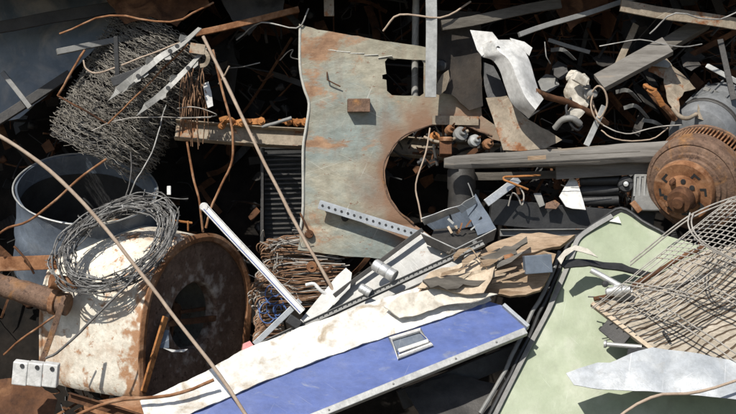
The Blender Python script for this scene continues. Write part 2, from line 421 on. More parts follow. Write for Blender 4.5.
def stuff(name, mb, m=DM):
    o = mkobj(name, mb, m, split=0); tag(o, 'dark jumble of small scrap pieces filling the gaps of the heap', 'scrap'); o['kind'] = 'stuff'
mb = debris(1500, (-60, -60, 800, 470), (.62, 1.05), 1.0)
m2 = debris(120, (545, -20, 745, 130), (.42, .75), 1.7, 5); mb.add(m2.v, m2.f, False); mb.m[-len(m2.f):] = m2.m
m2 = debris(34, (545, -10, 745, 135), (.6, .8), 3.2, 15); mb.add(m2.v, m2.f, False); mb.m[-len(m2.f):] = m2.m
m2 = debris(14, (200, -10, 300, 120), (.75, .9), 3.0, 16); mb.add(m2.v, m2.f, False); mb.m[-len(m2.f):] = m2.m
m2 = debris(90, (505, 176, 640, 212), (.25, .55), .5, 6); mb.add(m2.v, m2.f, False); mb.m[-len(m2.f):] = m2.m
m2 = debris(30, (-20, 20, 330, 140), (.6, .8), .8, 8); mb.add(m2.v, m2.f, False); mb.m[-len(m2.f):] = m2.m
m2 = debris(70, (395, 125, 500, 165), (.15, .5), .5, 9); mb.add(m2.v, m2.f, False); mb.m[-len(m2.f):] = m2.m
m2 = debris(120, (-20, 380, 330, 440), (-.1, .3), .8, 10); mb.add(m2.v, m2.f, False); mb.m[-len(m2.f):] = m2.m
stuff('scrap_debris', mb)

# ================================================================ ABOVE THE FRAME: unseen sheet added to shade the gaps below
sheet('shade_sheet', 'large dark corrugated sheet added unseen above the heap to shade its gaps', 'sheet',
      [(-420, -200), (300, -190), (760, -205), (1150, -180), (1150, 10), (760, -22), (420, -14), (120, -18), (-420, 20)],
      [(0, -15, -.02), (700, -15, -.02), (350, -90, .55)], 'dark_steel', th=.003, grid=.08, amp=.02, fn=lambda a, b, w: .012 * math.sin(a * 60))

# ================================================================ TOP LEFT
sheet('car_panel', 'dented blue grey car body panel in the top left corner', 'car panel',
      [(-40, -20), (118, -22), (112, 30), (84, 58), (66, 76), (40, 100), (18, 118), (-40, 128)], [(0, 0, .62), (110, 0, .55), (0, 120, .42)], 'dark_blue', amp=.03, nsc=2.2, rag=.006)
def beam(name, label, cat, a, b, w, h, m, prof=None, up=None, bev=.002, warp=.006, tw=0.0, n=8, group=None):
    solo(name, label, cat, MB().prism(PT(a), PT(b), prof or rect(w, h), up, n, warp, twist=tw), m, group, bevel=bev)
beam('steel_bar', 'grey flat bar lying slanted over the blue grey panel at the left edge', 'bar', (2, 72, .25), (30, 108, .2), .025, .02, 'grey_paint')
beam('steel_bar', 'long dark slanted beam running below the blue grey car panel at upper left', 'bar', (-10, 126, .2), (70, 74, .36), .045, .04, 'dark_steel')
beam('steel_bar', 'dark bar end poking out above the wire netting roll', 'bar', (57, 52, .12), (150, 34, .3), .03, .03, 'grey_paint')
beam('steel_bar', 'short black upright bar crossing the top of the netting roll', 'bar', (116, 36, .0), (118, 76, -.01), .022, .02, 'black')
beam('steel_bar', 'black slanted bar behind the torn punched strips at upper left', 'bar', (112, 82, -.04), (156, 66, -.02), .045, .02, 'black')

# roll of wire netting
def netting_roll():
    A = P(94, 156, .34); B = P(166, 30, .46); ax = (B - A); L = ax.length; ax.normalize(); RN = .265
    u = (-fwd - ax * (-fwd).dot(ax)).normalized(); w = ax.cross(u); rnd = random.Random(4)
    t = T('netting_roll', 'roll of kinked grey wire netting bristling with loose wire ends at upper left', 'wire netting')
    core = MB(); core.lathe(A + ax * .03, ax, [(0, 0), (.19, .01), (.235, .05), (.24, L * .5), (.235, L - .06), (0, L)], 40, wob=.03); t.part('inner_roll', core, 'core')
    for mi, (nm, cnt, m) in enumerate((('pale_wires', 330, 'wire_net'), ('dark_wires', 160, 'wire_dark'))):
        mb = MB()
        for k in range(cnt):
            s = rnd.random() * L; Rr = RN + rnd.uniform(-.02, .012) - .012 * mi
            a0 = rnd.uniform(-1.9, .6); a1 = a0 + rnd.uniform(1.2, 3.6); a1 = min(a1, 1.9); seg = max(8, int((a1 - a0) * 30)); pts = []
            ph = rnd.random() * 6; sk = rnd.uniform(-.05, .05); fr = rnd.uniform(26, 48); am = rnd.uniform(.002, .0052)
            for i in range(seg):
                q = i / (seg - 1); a = a0 + (a1 - a0) * q
                # hoops gather in rows: s is pulled towards the nearest row line
                sr = s + .006 * math.sin(s * 2 * math.pi / .034) + .012 * noise.noise(V((a * 1.5, s * 6, 3)))
                zz = am * math.sin(a * fr + ph) + .010 * noise.noise(V((a * 3.5, k * 1.3, 0)))
                rr = Rr * (1 + .08 * noise.noise(V((a * 1.4, s * 3, 2)))) + am * .9 * math.cos(a * fr * .8 + ph) + .009 * noise.noise(V((a * 7, k * 1.7, 4)))
                if q < .08: rr += (.08 - q) * rnd.choice([0, .1, .3])
                if q > .92: rr += (q - .92) * .5
                e_ = min(1, (sr + .03) / .09); rr *= .82 + .18 * max(0, e_) ** .5
                pts.append(A + ax * (sr + zz + sk * (q - .5)) + (u * math.cos(a) + w * math.sin(a)) * rr)
            mb.tube(pts, rnd.uniform(.0012, .0019), 4, raw=True)
        if mi == 0:
            for k in range(46):      # strands running along the roll tie the hoops together
                a = -1.5 + 3.0 * k / 45 + rnd.uniform(-.04, .04); s0 = rnd.uniform(0, L * .4); s1 = rnd.uniform(L * .6, L); n_ = 40
                mb.tube([A + ax * (s0 + (s1 - s0) * i / n_) + (u * math.cos(a + .05 * math.sin(i * 1.7 + k)) + w * math.sin(a + .05 * math.sin(i * 1.7 + k))) * (RN + .004 * math.sin(i * 2.1)) for i in range(n_ + 1)], .0014, 4, raw=True)
        for k in range(46):      # bristling ends along the silhouette and the lower end
            a = rnd.uniform(-1.7, 1.7) if k % 2 else rnd.choice([-1, 1]) * rnd.uniform(1.1, 1.7); s = rnd.uniform(-.02, .06) if k % 2 else rnd.uniform(0, L)
            p = A + ax * s + (u * math.cos(a) + w * math.sin(a)) * (RN - .015)
            tg = (w * math.cos(a) - u * math.sin(a)) * rnd.choice([-1, 1])
            d = tg * rnd.uniform(.5, 1.2) + ax * rnd.uniform(-.8, .2) + (u * math.cos(a) + w * math.sin(a)) * rnd.uniform(.0, .6)
            ln = rnd.uniform(.02, .05); mb.tube([p, p + d * ln * .5 + noise.noise_vector(p * 50) * .012, p + d * ln], .0014, 4)
        t.part(nm, mb, m, split=0)
netting_roll()
rod('bent_rod', 'rust brown rod leaning on the left side of the netting roll', [(58, 96, .0), (70, 74, -.02), (85, 50, .02)], .006, 'rust', 'rod')
rod('bent_rod', 'thin tan rod with a hooked end lying across the top of the netting roll', [(84, 60, .0), (86, 68, -.01), (95, 73, -.02), (112, 69, 0), (150, 54, .02), (184, 41, .06)], .0045, 'tan_rod', 'rod')
rod('bent_rod', 'dark rusty rod crossing the lower middle of the netting roll', [(58, 96, .0), (80, 108, -.02), (106, 123, .0)], .005, 'rust_dark', 'rod')
rod('bent_rod', 'thin brown rod running up between the two torn punched strips', [(108, 124, -.02), (140, 92, -.03), (188, 44, 0)], .0045, 'rust', 'rod')
rod('loose_wire', 'pale thin wire arching over the dark gap below the netting roll', [(92, 131, .0), (112, 122, -.02), (150, 117, -.02), (205, 118, .05), (212, 116, .1)], .0024, 'wire_pale', 'wire')
rod('loose_wire', 'thin twisted grey wire rising from the barbed coil towards the torn strips', [(128, 200, -.1), (134, 182, -.1), (148, 160, -.05), (158, 134, 0), (166, 104, .05)], .0035, 'wire_grey', 'wire', jit=.012)
rod('loose_wire', 'short dark wire standing up inside the barrel mouth', [(124, 200, -.05), (130, 178, -.02), (131, 152, 0)], .003, 'wire_dark', 'wire')

def torn_strip(label, pts, w, holes, m='grey_sheet'):
    t = T('punched_strip', label, 'metal strip', 'torn punched strips')
    mb = MB(); pw = [PT(p) for p in pts]; strip(pw, w, .004, nrm=-fwd - upv * .5, mb=mb, tw=-1.3)
    rr_ = random.Random(len(label))
    for i in range(1, len(pw) - 1):
        e_ = (pw[i + 1] - pw[i]).normalized(); sd3 = e_.cross(-fwd).normalized() * (1 if i % 2 else -1); q_ = pw[i]
        mb.add([q_ + sd3 * w * .3, q_ + e_ * .05 + sd3 * w * .3, q_ + e_ * .03 + sd3 * w * rr_.uniform(.9, 1.4) - fwd * .02, q_ + e_ * .005 + sd3 * w * .8 - fwd * .01], [(0, 1, 2, 3)], False)
    # jagged torn end
    d = (pw[0] - pw[1]).normalized(); s = d.cross(-fwd).normalized(); c = pw[0]
    mb.add([c + s * w * .5, c - s * w * .5, c + d * .07 - s * w * .35, c + d * .025 + s * w * .05], [(0, 1, 3), (1, 2, 3)], False)
    t.part('strip', mb, m, split=0)
    for h in holes:
        p = PT(h); t.part('hole', MB().lathe(p, fwd, [(0, 0), (.011, 0), (.011, .01), (0, .01)], 14), 'black')
torn_strip('torn light grey punched strip ending in a jagged tip, upper of two strips', [(118, 90, -.07), (132, 79, -.06), (148, 67, -.06), (162, 56, -.05), (182, 44, 0), (200, 28, .05)], .034, [(170, 51, -.065), (177, 46, -.06), (138, 76, -.08)])
torn_strip('torn light grey punched strip with jagged tip, lower strip beside the brown rod', [(146, 106, -.06), (158, 97, -.05), (172, 84, -.05), (190, 66, -.02), (206, 48, .0)], .03, [(188, 68, -.055), (168, 88, -.08)])
torn_strip('small torn tin strip curled up between two longer punched strips', [(130, 84, -.04), (140, 76, -.05), (148, 64, -.02)], .03, [], 'galv')

# bracket and rods right of the netting
t = T('rod_bracket', 'beige bent bracket holding rusty rods at the top left of the dark gap', 'bracket')
t.part('plate', MB().prism(P(190, 48, -.02), P(205, 50, -.04), rect(.05, .008), None, 3, .004), 'beige_steel', bevel=.002)
t.part('tab', strip([P(200, 46, -.03), P(208, 56, -.05), P(206, 64, -.04), P(200, 66, -.03)], .02, .004), 'beige_steel', bevel=.001)
rod('bent_rod', 'long straight rusty rod slanting from top of the gap down over the plate edge', [(203, 36, -.05), (240, 112, -.16), (290, 213, -.28), (322, 270, -.36), (334, 292, -.38)], .0085, 'tan_rod', 'rod', jit=.004)
rod('bent_rod', 'kinked rusty rod hanging from the bracket and turning back to the lath top', [(213, 50, -.05), (222, 90, -.1), (232, 128, -.14), (232, 160, -.16), (222, 184, -.18), (211, 208, -.2), (206, 228, -.2)], .0062, 'rust', 'rod', jit=.003)
rod('bent_rod', 'short orange brown rod standing beside the white lath end', [(187, 142, -.02), (193, 175, -.06), (200, 205, -.1), (203, 232, -.1)], .006, 'rust', 'rod', jit=.003)
rod('bent_rod', 'short brown rod crossing the kinked rod near top of the dark gap', [(219, 84, -.05), (224, 76, -.12), (229, 66, -.14)], .004, 'tan_rod', 'rod')
rod('loose_wire', 'curled bare wire beside the top of the plate in the dark gap', [(280, 60, .3), (287, 53, .28), (293, 50, .26), (291, 57, .26), (300, 60, .25)], .0028, 'wire_pale', 'wire')
rod('loose_wire', 'thin grey rod lying in the dark gap above the orange rusty lumps', [(229, 68, .35), (244, 66, .3), (260, 63, .3)], .003, 'wire_grey', 'wire')
rod('loose_wire', 'bent pale wire crossing the shadow left of the rusty beam', [(178, 108, .05), (195, 107, .02), (212, 112, 0), (214, 116, .02), (180, 119, .08)], .0022, 'wire_pale', 'wire')
sheet('plastic_shard', 'small bright white shard glinting in the dark behind the rods', 'shard', [(203, 84), (208, 82), (211, 92), (213, 106), (208, 108), (205, 98)], [(203, 84, .1), (213, 84, .12), (205, 106, .05)], 'white_paint', th=.006, grid=.02)
mb = MB(); rr = random.Random(12)
for k in range(34):
    x = rr.uniform(183, 207); y0 = rr.uniform(60, 100); y1 = y0 + rr.uniform(20, 62); dx = rr.uniform(-7, 7)
    mb.tube([P(x, y0, .12), P(x + dx + rr.uniform(-3, 3), (y0 + y1) / 2, .08), P(x + dx, y1, .1)], rr.uniform(.002, .004), 5)
solo('wire_tangle', 'hanging tangle of thin rusty wires between netting roll and dark gap', 'wire tangle', mb, 'wire_rust', split=0)

# beige channel beam that runs behind the plate
solo('channel_beam', 'beige rusty channel beam running behind the big plate across the gap', 'beam', MB().prism(P(176, 131, .30), P(560, 160, .34), chan(.10, .05, .006), -fwd + upv * .3, 14, .006), 'beige_steel', bevel=.002)
def lump(label, x0, x1, y, seed, Y=.14):
    mb = MB(); rr = random.Random(seed); t = T('rusted_link', label, 'rusted lump', 'orange rusted lumps on the beam')
    n = int((x1 - x0) / 6)
    pts = [P(x0 + (x1 - x0) * i / n, y + rr.uniform(-3, 3), Y + rr.uniform(-.02, .02)) for i in range(n + 1)]
    mb.tube(pts, .014, 9, jit=.014); strip([p - V((0, .012, -.006)) for p in pts], .03, .006, nrm=V((rr.uniform(-.3, .3), -.6, 1)), mb=mb, tw=.8); t.part('bar', mb, 'rust_orange', split=60)
    for i in (0, n // 2, n):
        c = pts[i]; t.part('knuckle', MB().lathe(c - V((0, .02, 0)), (rr.uniform(-.3, .3), -1, .2), [(0, 0), (.02, 0), (.022, .008), (.019, .018), (.010, .02), (.010, .03), (0, .03)], 8, wob=.012), 'rust_orange')
    for _ in range(5):
        c = rr.choice(pts); mb2 = strip([c, c + V((rr.uniform(-.03, .03), -.02, .01)), c + V((rr.uniform(-.06, .06), -.03, rr.uniform(-.02, .02)))], .02, .005)
        t.part('flake', mb2, 'rust_orange')
lump('long orange rusted linkage lying on the beige beam left of the plate', 222, 262, 122, 2)
lump('short orange rusted linkage lying on the beam right against the plate edge', 289, 306, 121, 5)
rod('bent_rod', 'short grey arm joining the two orange rusted lumps on the beam', [(262, 127, .1), (276, 123, .08), (292, 118, .08)], .009, 'grey_paint', 'rod')
# dark ribbed block under the beam
mb = MB(); a = P(264, 152, .42)
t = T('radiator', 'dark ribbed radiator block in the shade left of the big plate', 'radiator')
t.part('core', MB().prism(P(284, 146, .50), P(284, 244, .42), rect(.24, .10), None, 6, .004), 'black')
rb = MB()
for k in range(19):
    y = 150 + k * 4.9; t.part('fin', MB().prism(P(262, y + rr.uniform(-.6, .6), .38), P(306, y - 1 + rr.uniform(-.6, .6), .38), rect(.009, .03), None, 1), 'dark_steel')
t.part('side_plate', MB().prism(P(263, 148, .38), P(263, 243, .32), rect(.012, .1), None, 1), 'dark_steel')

# ================================================================ BIG PLATE
outline = [(299, 24), (318, 30), (345, 34), (378, 40), (420, 46), (436, 48), (437, 90), (452, 93), (470, 108), (481, 104), (482, 116), (496, 126), (503, 142), (492, 139), (480, 131), (466, 126), (448, 124), (430, 126),
           (414, 132), (399, 142), (389, 155), (385, 170), (386, 184), (391, 199), (400, 212), (414, 224), (436, 240), (430, 262), (345, 256), (298, 250), (300, 232), (303, 205), (303, 150), (306, 128), (309, 104), (304, 88), (300, 66)]
hole = [(388, 58), (422, 60), (424, 64), (424, 93), (420, 96), (392, 95), (387, 91), (386, 80), (382, 79), (382, 75), (386, 74), (385, 62)]
def dent(a, b, w):
    return 0
pl = plate(outline, [(300, 40, .10), (430, 40, .16), (300, 240, -.04)], [hole], grid=.03, amp=.010, nsc=2.4, rag=.003,
           fn=lambda a, b, w: .006 * math.sin(a * 7) - .008 * math.exp(-((b + .93) / .02) ** 2))
t = T('cut_plate', 'large beige and pale green flame cut steel plate with a square hole and arch', 'steel plate')
body = t.part('plate', pl, 'plate', solid=.008)
e = MB(); eh = [(300, 26), (300, 66), (304, 88), (309, 104), (306, 128), (303, 150), (303, 205), (300, 232)]
e.tube([pl.at(x, y, .004) for x, y in eh], .007, 8); t.part('rolled_edge', e, 'plate_edge', label='bright rolled lip along the left edge')
e = MB(); ah = [(492, 137), (466, 125), (448, 123), (430, 125), (413, 131), (398, 141), (388, 154), (384, 169), (385, 185), (390, 200), (400, 213), (413, 224)]
e.tube([pl.at(x, y, .002) for x, y in ah], .0050, 8, jit=.010); t.part('arch_lip', e, 'rust_pink', label='rusty lip around the arch')
bx = MB(); c = pl.at(358, 106, .035); un = pl.u; vn = pl.v2
bx.box(c, un * .055, vn * .033, pl.n * .035); t.part('bracket', bx, 'rust_pink', bevel=.003, label='small rusty square box welded to the plate')
e = MB().prism(pl.at(432, 120, .012), pl.at(478, 121, .012), rect(.045, .012), pl.n, 4, .002); t.part('patch_bar', e, 'beige_steel')
e = MB().tube([pl.at(327, 70, .0), pl.at(327, 79, .03), pl.at(328, 81, .035), pl.at(340, 87, .03)], .0035, 6); t.part('hook', e, 'rust_dark')
e = MB()
for k in range(5): e.tube([pl.at(322 + 14 * k, 49 + 2.2 * k, .003), pl.at(336 + 14 * k, 51 + 1.2 * k, .005)], .003, 5, jit=.004)
t.part('weld_seam', e, 'plate_edge')
e = MB(); e.lathe(pl.at(345, 217, 0), pl.n, [(0, .03), (.012, .03), (.018, .024), (.018, .006), (.024, 0)], 14); t.part('knob', e, 'black')
e = MB(); e.tube([pl.at(341, 209, .015), pl.at(344, 213, .025), pl.at(343, 217, .02)], .007, 7); t.part('knob_stem', e, 'white_paint')
e = MB(); e.tube([pl.at(300, 213, .02), pl.at(306, 226, .03), pl.at(311, 234, .03)], .005, 7); e.lathe(pl.at(309, 234, .0), pl.n, [(0, .03), (.018, .03), (.022, .02), (.022, 0)], 14)
t.part('valve', e, 'rust_dark')

AC = P(443, 178, .02)
def arch_rust(nt, pos):
    d = nt.nodes.new('ShaderNodeVectorMath'); d.operation = 'DISTANCE'; nt.links.new(pos, d.inputs[0]); d.inputs[1].default_value = AC
    q = nmath(nt, 'ADD', nmath(nt, 'MULTIPLY', nmath(nt, 'SUBTRACT', .435, d.outputs['Value']), 11.0), nmath(nt, 'MULTIPLY', nmath(nt, 'SUBTRACT', nnoise(nt, pos, 9, 7), .5), 3.2))
    n = nt.nodes.new('ShaderNodeMath'); n.operation = 'MULTIPLY'; n.use_clamp = True; nt.links.new(q, n.inputs[0]); n.inputs[1].default_value = .75
    return n.outputs[0]
world_mask('plate', arch_rust, (.20, .115, .068, 1))
# perforated strip
t = T('perforated_strip', 'pale perforated metal strip laid slanting across the lower part of the plate', 'metal strip')
p0, p1 = P(320, 200, -.065), P(418, 230, -.075)
s0 = MB().prism(p0, p1, angle(.045, -.022, .004), -fwd, 8, .002); t.part('strip', s0, 'pale_sheet', bevel=.001)
dx = (p1 - p0).normalized(); sd = dx.cross(-fwd).normalized(); sd = sd if sd.z > 0 else -sd
hm = MB()
hsgn = None
for k in range(15):
    c = p0.lerp(p1, (k + .6) / 15.5)
    for q in ((.0225) ,):
        t.part('hole', MB().lathe(c + (dx.cross(-fwd).normalized()) * q - fwd * .0075, fwd, [(0, 0), (.0062, 0), (.0062, .006)], 10), 'black')

# posts right of the square hole
beam('grey_post', 'upright grey steel post standing right of the square hole in the plate', 'post', (431, -5, .02), (431, 97, -.02), .055, .03, 'galv')
rod('white_pipe', 'pale upright pipe seen through the square hole of the plate', [(416, -4, .28), (415, 60, .27), (415, 110, .25)], .018, 'grey_sheet', 'pipe', seg=16, jit=.001)
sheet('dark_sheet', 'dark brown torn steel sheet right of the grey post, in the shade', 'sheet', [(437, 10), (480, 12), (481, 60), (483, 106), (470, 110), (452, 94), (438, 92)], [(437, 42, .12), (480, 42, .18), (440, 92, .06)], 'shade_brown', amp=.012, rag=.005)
sheet('bent_tab', 'beige curled scrap tab in front of the dark sheet beside the post', 'tab', [(436, 94), (437, 84), (443, 74), (449, 70), (450, 78), (446, 90), (440, 95)], [(436, 94, .0), (450, 94, .04), (440, 72, .03)], 'beige_steel', grid=.02)
solo('rubber_ball', 'dark round knob between the grey post and the curled beige tab', 'knob', MB().lathe(P(441, 66, .08), -fwd, [(0, -.03), (.025, -.02), (.034, 0), (.025, .022), (0, .03)], 20), 'black')

# white curved bracket (horn)
t = T('fender_bracket', 'curved white fender piece hanging down from the top with a sharp folded ridge', 'fender')
A_ = P
left = [(478, 46), (482, 56), (493, 60), (500, 70), (505, 86), (513, 104), (529, 119)]
mid = [(494, 40), (500, 50), (508, 57), (514, 66), (519, 80), (526, 96), (536, 108)]
right = [(510, 40), (518, 44), (524, 50), (530, 62), (535, 78), (539, 92), (543, 99)]
vsx = []; nseg = 0
L3 = catmull([P(x, y, -.02 - .02 * i) for i, (x, y) in enumerate(left)], 5); M3 = catmull([P(x, y, -.10 - .03 * i) for i, (x, y) in enumerate(mid)], 5); R3 = catmull([P(x, y, -.01 - .02 * i) for i, (x, y) in enumerate(right)], 5)
mb = MB(); cols = 9; n = len(L3)
for i in range(n):
    for k in range(cols):
        q = k / (cols - 1)
        p = L3[i].lerp(M3[i], q / .55) if q <= .55 else M3[i].lerp(R3[i], (q - .55) / .45)
        vsx.append(p + noise.noise_vector(p * 6) * .006)
mb.add(vsx, [(i * cols + k, i * cols + k + 1, (i + 1) * cols + k + 1, (i + 1) * cols + k) for i in range(n - 1) for k in range(cols - 1)], True); 
t.part('shell', mb, 'white_paint', solid=.008, split=50)
t.part('ear', plate([(510, 38), (524, 42), (532, 48), (529, 56), (522, 50), (514, 46)], [(510, 40, -.03), (530, 40, .0), (520, 54, -.04)], grid=.02), 'white_paint', solid=.005)
t.part('bolt_hole', MB().lathe(P(498, 48, -.115), fwd, [(0, 0), (.01, 0), (.01, .02)], 12), 'black')
t.part('tip', plate([(470, 30), (492, 32), (500, 42), (482, 56), (477, 50)], [(470, 36, 0), (492, 36, -.06), (482, 54, -.05)], grid=.02), 'white_paint', solid=.005)
sheet('beige_plate', 'flat beige steel plate below the white curved fender piece', 'plate', [(486, 98), (507, 96), (516, 108), (528, 120), (548, 131), (562, 140), (546, 148), (520, 151), (503, 150), (497, 130)], [(488, 98, .04), (520, 98, .06), (500, 148, -.06)], 'beige_steel', th=.006, amp=.010, rag=.004)
sheet('dark_flap', 'small black flap in the gap left of the curved white fender', 'flap', [(483, 62), (494, 66), (503, 84), (507, 97), (488, 98), (484, 84)], [(483, 62, .2), (505, 62, .2), (488, 98, .12)], 'black', grid=.03, rag=.006)
t = T('flattened_pipe', 'rust brown flattened pipe arm reaching from the white fender into the dark', 'pipe')
t.part('pipe', MB().tube([P(521, 84, -.13), P(534, 91, -.12), (P(552, 98, -.06)), P(572, 104, 0), P(597, 116, .04), P(606, 124, .08)], .017, 12, jit=.003), 'rust_dark')
t.part('flat_end', strip([P(519, 83, -.14), P(527, 87, -.14), P(536, 91, -.13)], .035, .01, nrm=V((0, -.6, 1))), 'rust')
# ================================================================ TOP RIGHT
def casting():
    t = T('casting', 'broken pale aluminium casting standing upright in the dark top right', 'casting')
    mb = plate([(569, 88), (571, 76), (577, 70), (585, 74), (590, 79), (591, 92), (588, 103), (583, 112), (577, 121), (570, 118), (572, 104)], [(569, 88, .02), (590, 88, .08), (575, 116, .0)], grid=.015, amp=.02, nsc=12)
    t.part('body', mb, 'plaster', solid=.05)
    t.part('cap', MB().prism(P(574, 76, -.02), P(586, 83, 0), rect(.045, .03), None, 3, .01), 'plaster', bevel=.004)
    t.part('slot', MB().prism(P(583, 86, -.015), P(590, 87, .0), rect(.018, .012), None, 2, .004), 'black', bevel=.003)
    t.part('boss', MB().lathe(P(592, 94, .0), -fwd + rgt * .3, [(0, .03), (.016, .03), (.022, .02), (.022, -.02), (.03, -.03)], 16), 'grey_paint')
casting()
rr = random.Random(3)
def hose(label, pts, r=.007, m='black'): rod('rubber_hose', label, pts, r, m, 'hose', 'hoses around the pale casting', seg=8, jit=.004)
hose('black hose hanging down left of the pale casting', [(571, 98, 0), (566, 108, -.03), (569, 122, -.04), (577, 130, -.03), (582, 126, 0)])
hose('grey brown hose looping right of the pale casting over the dark beam end', [(588, 98, 0), (597, 86, -.05), (605, 92, -.06), (607, 106, -.05), (600, 118, -.02), (596, 112, 0), (592, 100, .02)], .005, 'tan_rod')
hose('thin tan hose hanging between the casting and the grey upright bar', [(594, 90, -.02), (591, 104, -.04), (595, 118, -.05), (604, 126, -.03)], .004, 'tan_rod')
hose('wide grey tube crumpled at foot of the pale casting', [(555, 128, 0), (562, 120, -.03), (572, 118, -.05), (580, 124, -.03)], .016, 'grey_paint')
beam('wood_beam', 'weathered grey plank reaching up to the right across the dark top right', 'plank', (599, 83, .0), (668, 46, .06), .10, .035, 'wood_grey', up=-fwd + upv * .8, tw=.1)
beam('wood_beam', 'dark squared timber end jutting up behind the grey plank near the frame top', 'plank', (640, 62, .16), (706, 22, .3), .07, .05, 'wood_dark', up=-fwd + upv * .5)
beam('steel_bar', 'tan flat bar standing behind the grey plank at top right', 'bar', (618, 66, .22), (636, 24, .3), .035, .008, 'beige_steel', tw=.2)
beam('steel_bar', 'short grey flat bar leaning below the looped hose at top right', 'bar', (586, 146, -.02), (604, 106, .0), .03, .012, 'galv', tw=.3)
sheet('torn_sheet', 'torn beige sheet curling down below the grey plank at top right', 'sheet', [(652, 62), (668, 58), (672, 66), (690, 80), (696, 88), (684, 92), (678, 100), (678, 114), (672, 110), (667, 96), (664, 78), (650, 70)], [(652, 60, .14), (690, 70, .2), (670, 108, .05)], 'beige_steel', amp=.03, nsc=5, rag=.006, grid=.02)
sheet('torn_sheet', 'triangular beige scrap under the tip of the grey plank', 'sheet', [(640, 63), (656, 54), (672, 64), (668, 68), (650, 66)], [(640, 63, .1), (668, 60, .16), (650, 56, .14)], 'grey_sheet', amp=.012, rag=.004, grid=.02)
t = T('rusted_linkage', 'crumpled rust red linkage lying in the dark right of the hoses', 'linkage')
t.part('arm', MB().tube([P(646, 86, .05), P(652, 93, .02), P(658, 101, .02), P(668, 112, .05), P(674, 120, .08)], .016, 9, jit=.012), 'rust')
t.part('flake', strip([P(648, 88, .0), P(656, 94, -.01), P(663, 106, 0)], .03, .005, tw=.7), 'rust_orange')
t.part('claw', MB().tube([P(644, 85, .02), P(650, 88, -.01), P(656, 90, 0)], .008, 7), 'rust_orange')
rod('loose_wire', 'pale thin wire sagging across the dark right of the grey bar', [(597, 122, -.02), (612, 130, -.05), (630, 133, -.05), (655, 127, -.03), (682, 125, 0)], .003, 'wire_pale', 'wire')
rod('loose_wire', 'thin tan wire running above the long grey pole at right', [(601, 131, -.02), (615, 139, -.04), (650, 140, -.03), (668, 128, 0)], .0035, 'tan_rod', 'wire')
rod('loose_wire', 'thin grey wire crossing the top right below the frame top', [(600, 46, .1), (640, 40, .05), (676, 47, .05), (702, 44, .08)], .003, 'wire_grey', 'wire')
rod('loose_wire', 'thin brown wire hanging near the white fender at the top', [(545, 42, .2), (547, 56, .18), (551, 64, .2)], .003, 'wire_grey', 'wire')
rod('hooked_bar', 'tan hooked bar resting against the grey motor housing', [(672, 108, .0), (680, 116, -.02), (688, 118, -.02), (697, 115, .02)], .011, 'beige_steel', 'bar', seg=9)
sheet('torn_sheet', 'small pointed tin flap standing above the grey motor', 'sheet', [(698, 104), (702, 114), (710, 116), (703, 120), (697, 118)], [(698, 104, .05), (710, 106, .05), (700, 120, .02)], 'beige_steel', grid=.02)
for i, (a, b, w, m, lb) in enumerate([((706, 66, .3), (740, 84, .25), .025, 'galv', 'short grey flat bar at the right edge above the motor'),
        ((548, 40, .35), (590, 52, .3), .02, 'grey_paint', 'thin dark bar in the shade right of the fender top'),
        ((720, 40, .2), (734, 100, .1), .03, 'dark_steel', 'dark upright bar at the right edge near the top'),
        ((690, 56, .35), (740, 30, .3), .03, 'rust_dark', 'rusty slanting bar at the top right corner')]):
    beam('steel_bar', lb, 'bar', a, b, w, .01, m, tw=.4)
# extra lit scraps in the right-hand hollow
ex = [(560, 70, 'sheet'), (548, 84, 'sheet'), (628, 96, 'strip'), (636, 112, 'strip'), (690, 62, 'sheet'), (716, 92, 'strip'), (655, 124, 'strip'), (563, 54, 'strip'), (604, 60, 'sheet'), (706, 100, 'sheet')]
names = ['thin bent tin scrap right of the white fender', 'dark folded tin scrap under the fender top', 'grey curled strip in the hollow under the plank', 'brown curled strip above the sagging pale wire', 'dull plate scrap behind the torn beige sheet',
         'bent strip beside the right edge above the motor', 'short strip poking up above the tan wire', 'narrow strip in the dark at the top near the fender', 'dark plate scrap above the pale casting', 'rust brown plate scrap right of the pointed tin flap']
for (x, y, k), lb in zip(ex, names):
    if k == 'sheet':
        w = rr.uniform(7, 13); h = rr.uniform(6, 12)
        sheet('tin_scrap', lb, 'scrap', [(x - w, y - h * .3), (x - w * .2, y - h), (x + w * .8, y - h * .6), (x + w, y + h * .5), (x + w * .1, y + h), (x - w * .6, y + h * .6)], [(x - w, y, .3), (x + w, y, .3 + rr.uniform(-.1, .1)), (x, y + h, .25)], rr.choice(['rust_dark', 'grey_paint', 'dark_steel']), amp=.02, nsc=8, rag=.006, grid=.02)
    else:
        solo('tin_scrap', lb, 'scrap', strip([P(x - 12, y - 4, .3), P(x, y - 3 + rr.uniform(-5, 5), .22), P(x + 12, y + 6, .27)], .02, .003, tw=1.2), rr.choice(['grey_paint', 'rust', 'galv']))
# ================================================================ POLE, ROLLERS, DARK BEAMS
t = T('wooden_pole', 'long weathered grey timber pole with a blunt left end lying across to the motor', 'pole')
pr = [(-.036, -.02), (-.02, -.034), (.025, -.036), (.04, -.02), (.040, .012), (.022, .030), (-.012, .036), (-.034, .018)]
pm = MB(); rgs = []; npole = 26
for i in range(npole + 1):
    f = i / npole; c = P(444 + 250 * f, 163.5 - 12.5 * f, -.12 + .08 * f); sc = (.86 + .62 * f) * (1 if i else .72)
    u_ = upv; w_ = -fwd
    rgs += [c + u_ * x * sc * (1 + .12 * noise.noise(V((f * 9, j, 1)))) + w_ * y * sc + noise.noise_vector(V((f * 5, 2, 0))) * .006 for j, (x, y) in enumerate(pr)]
k8 = len(pr); pm.add(rgs, [(i * k8 + j, i * k8 + (j + 1) % k8, (i + 1) * k8 + (j + 1) % k8, (i + 1) * k8 + j) for i in range(npole) for j in range(k8)] + [tuple(range(k8))[::-1], tuple(npole * k8 + j for j in range(k8))], False)
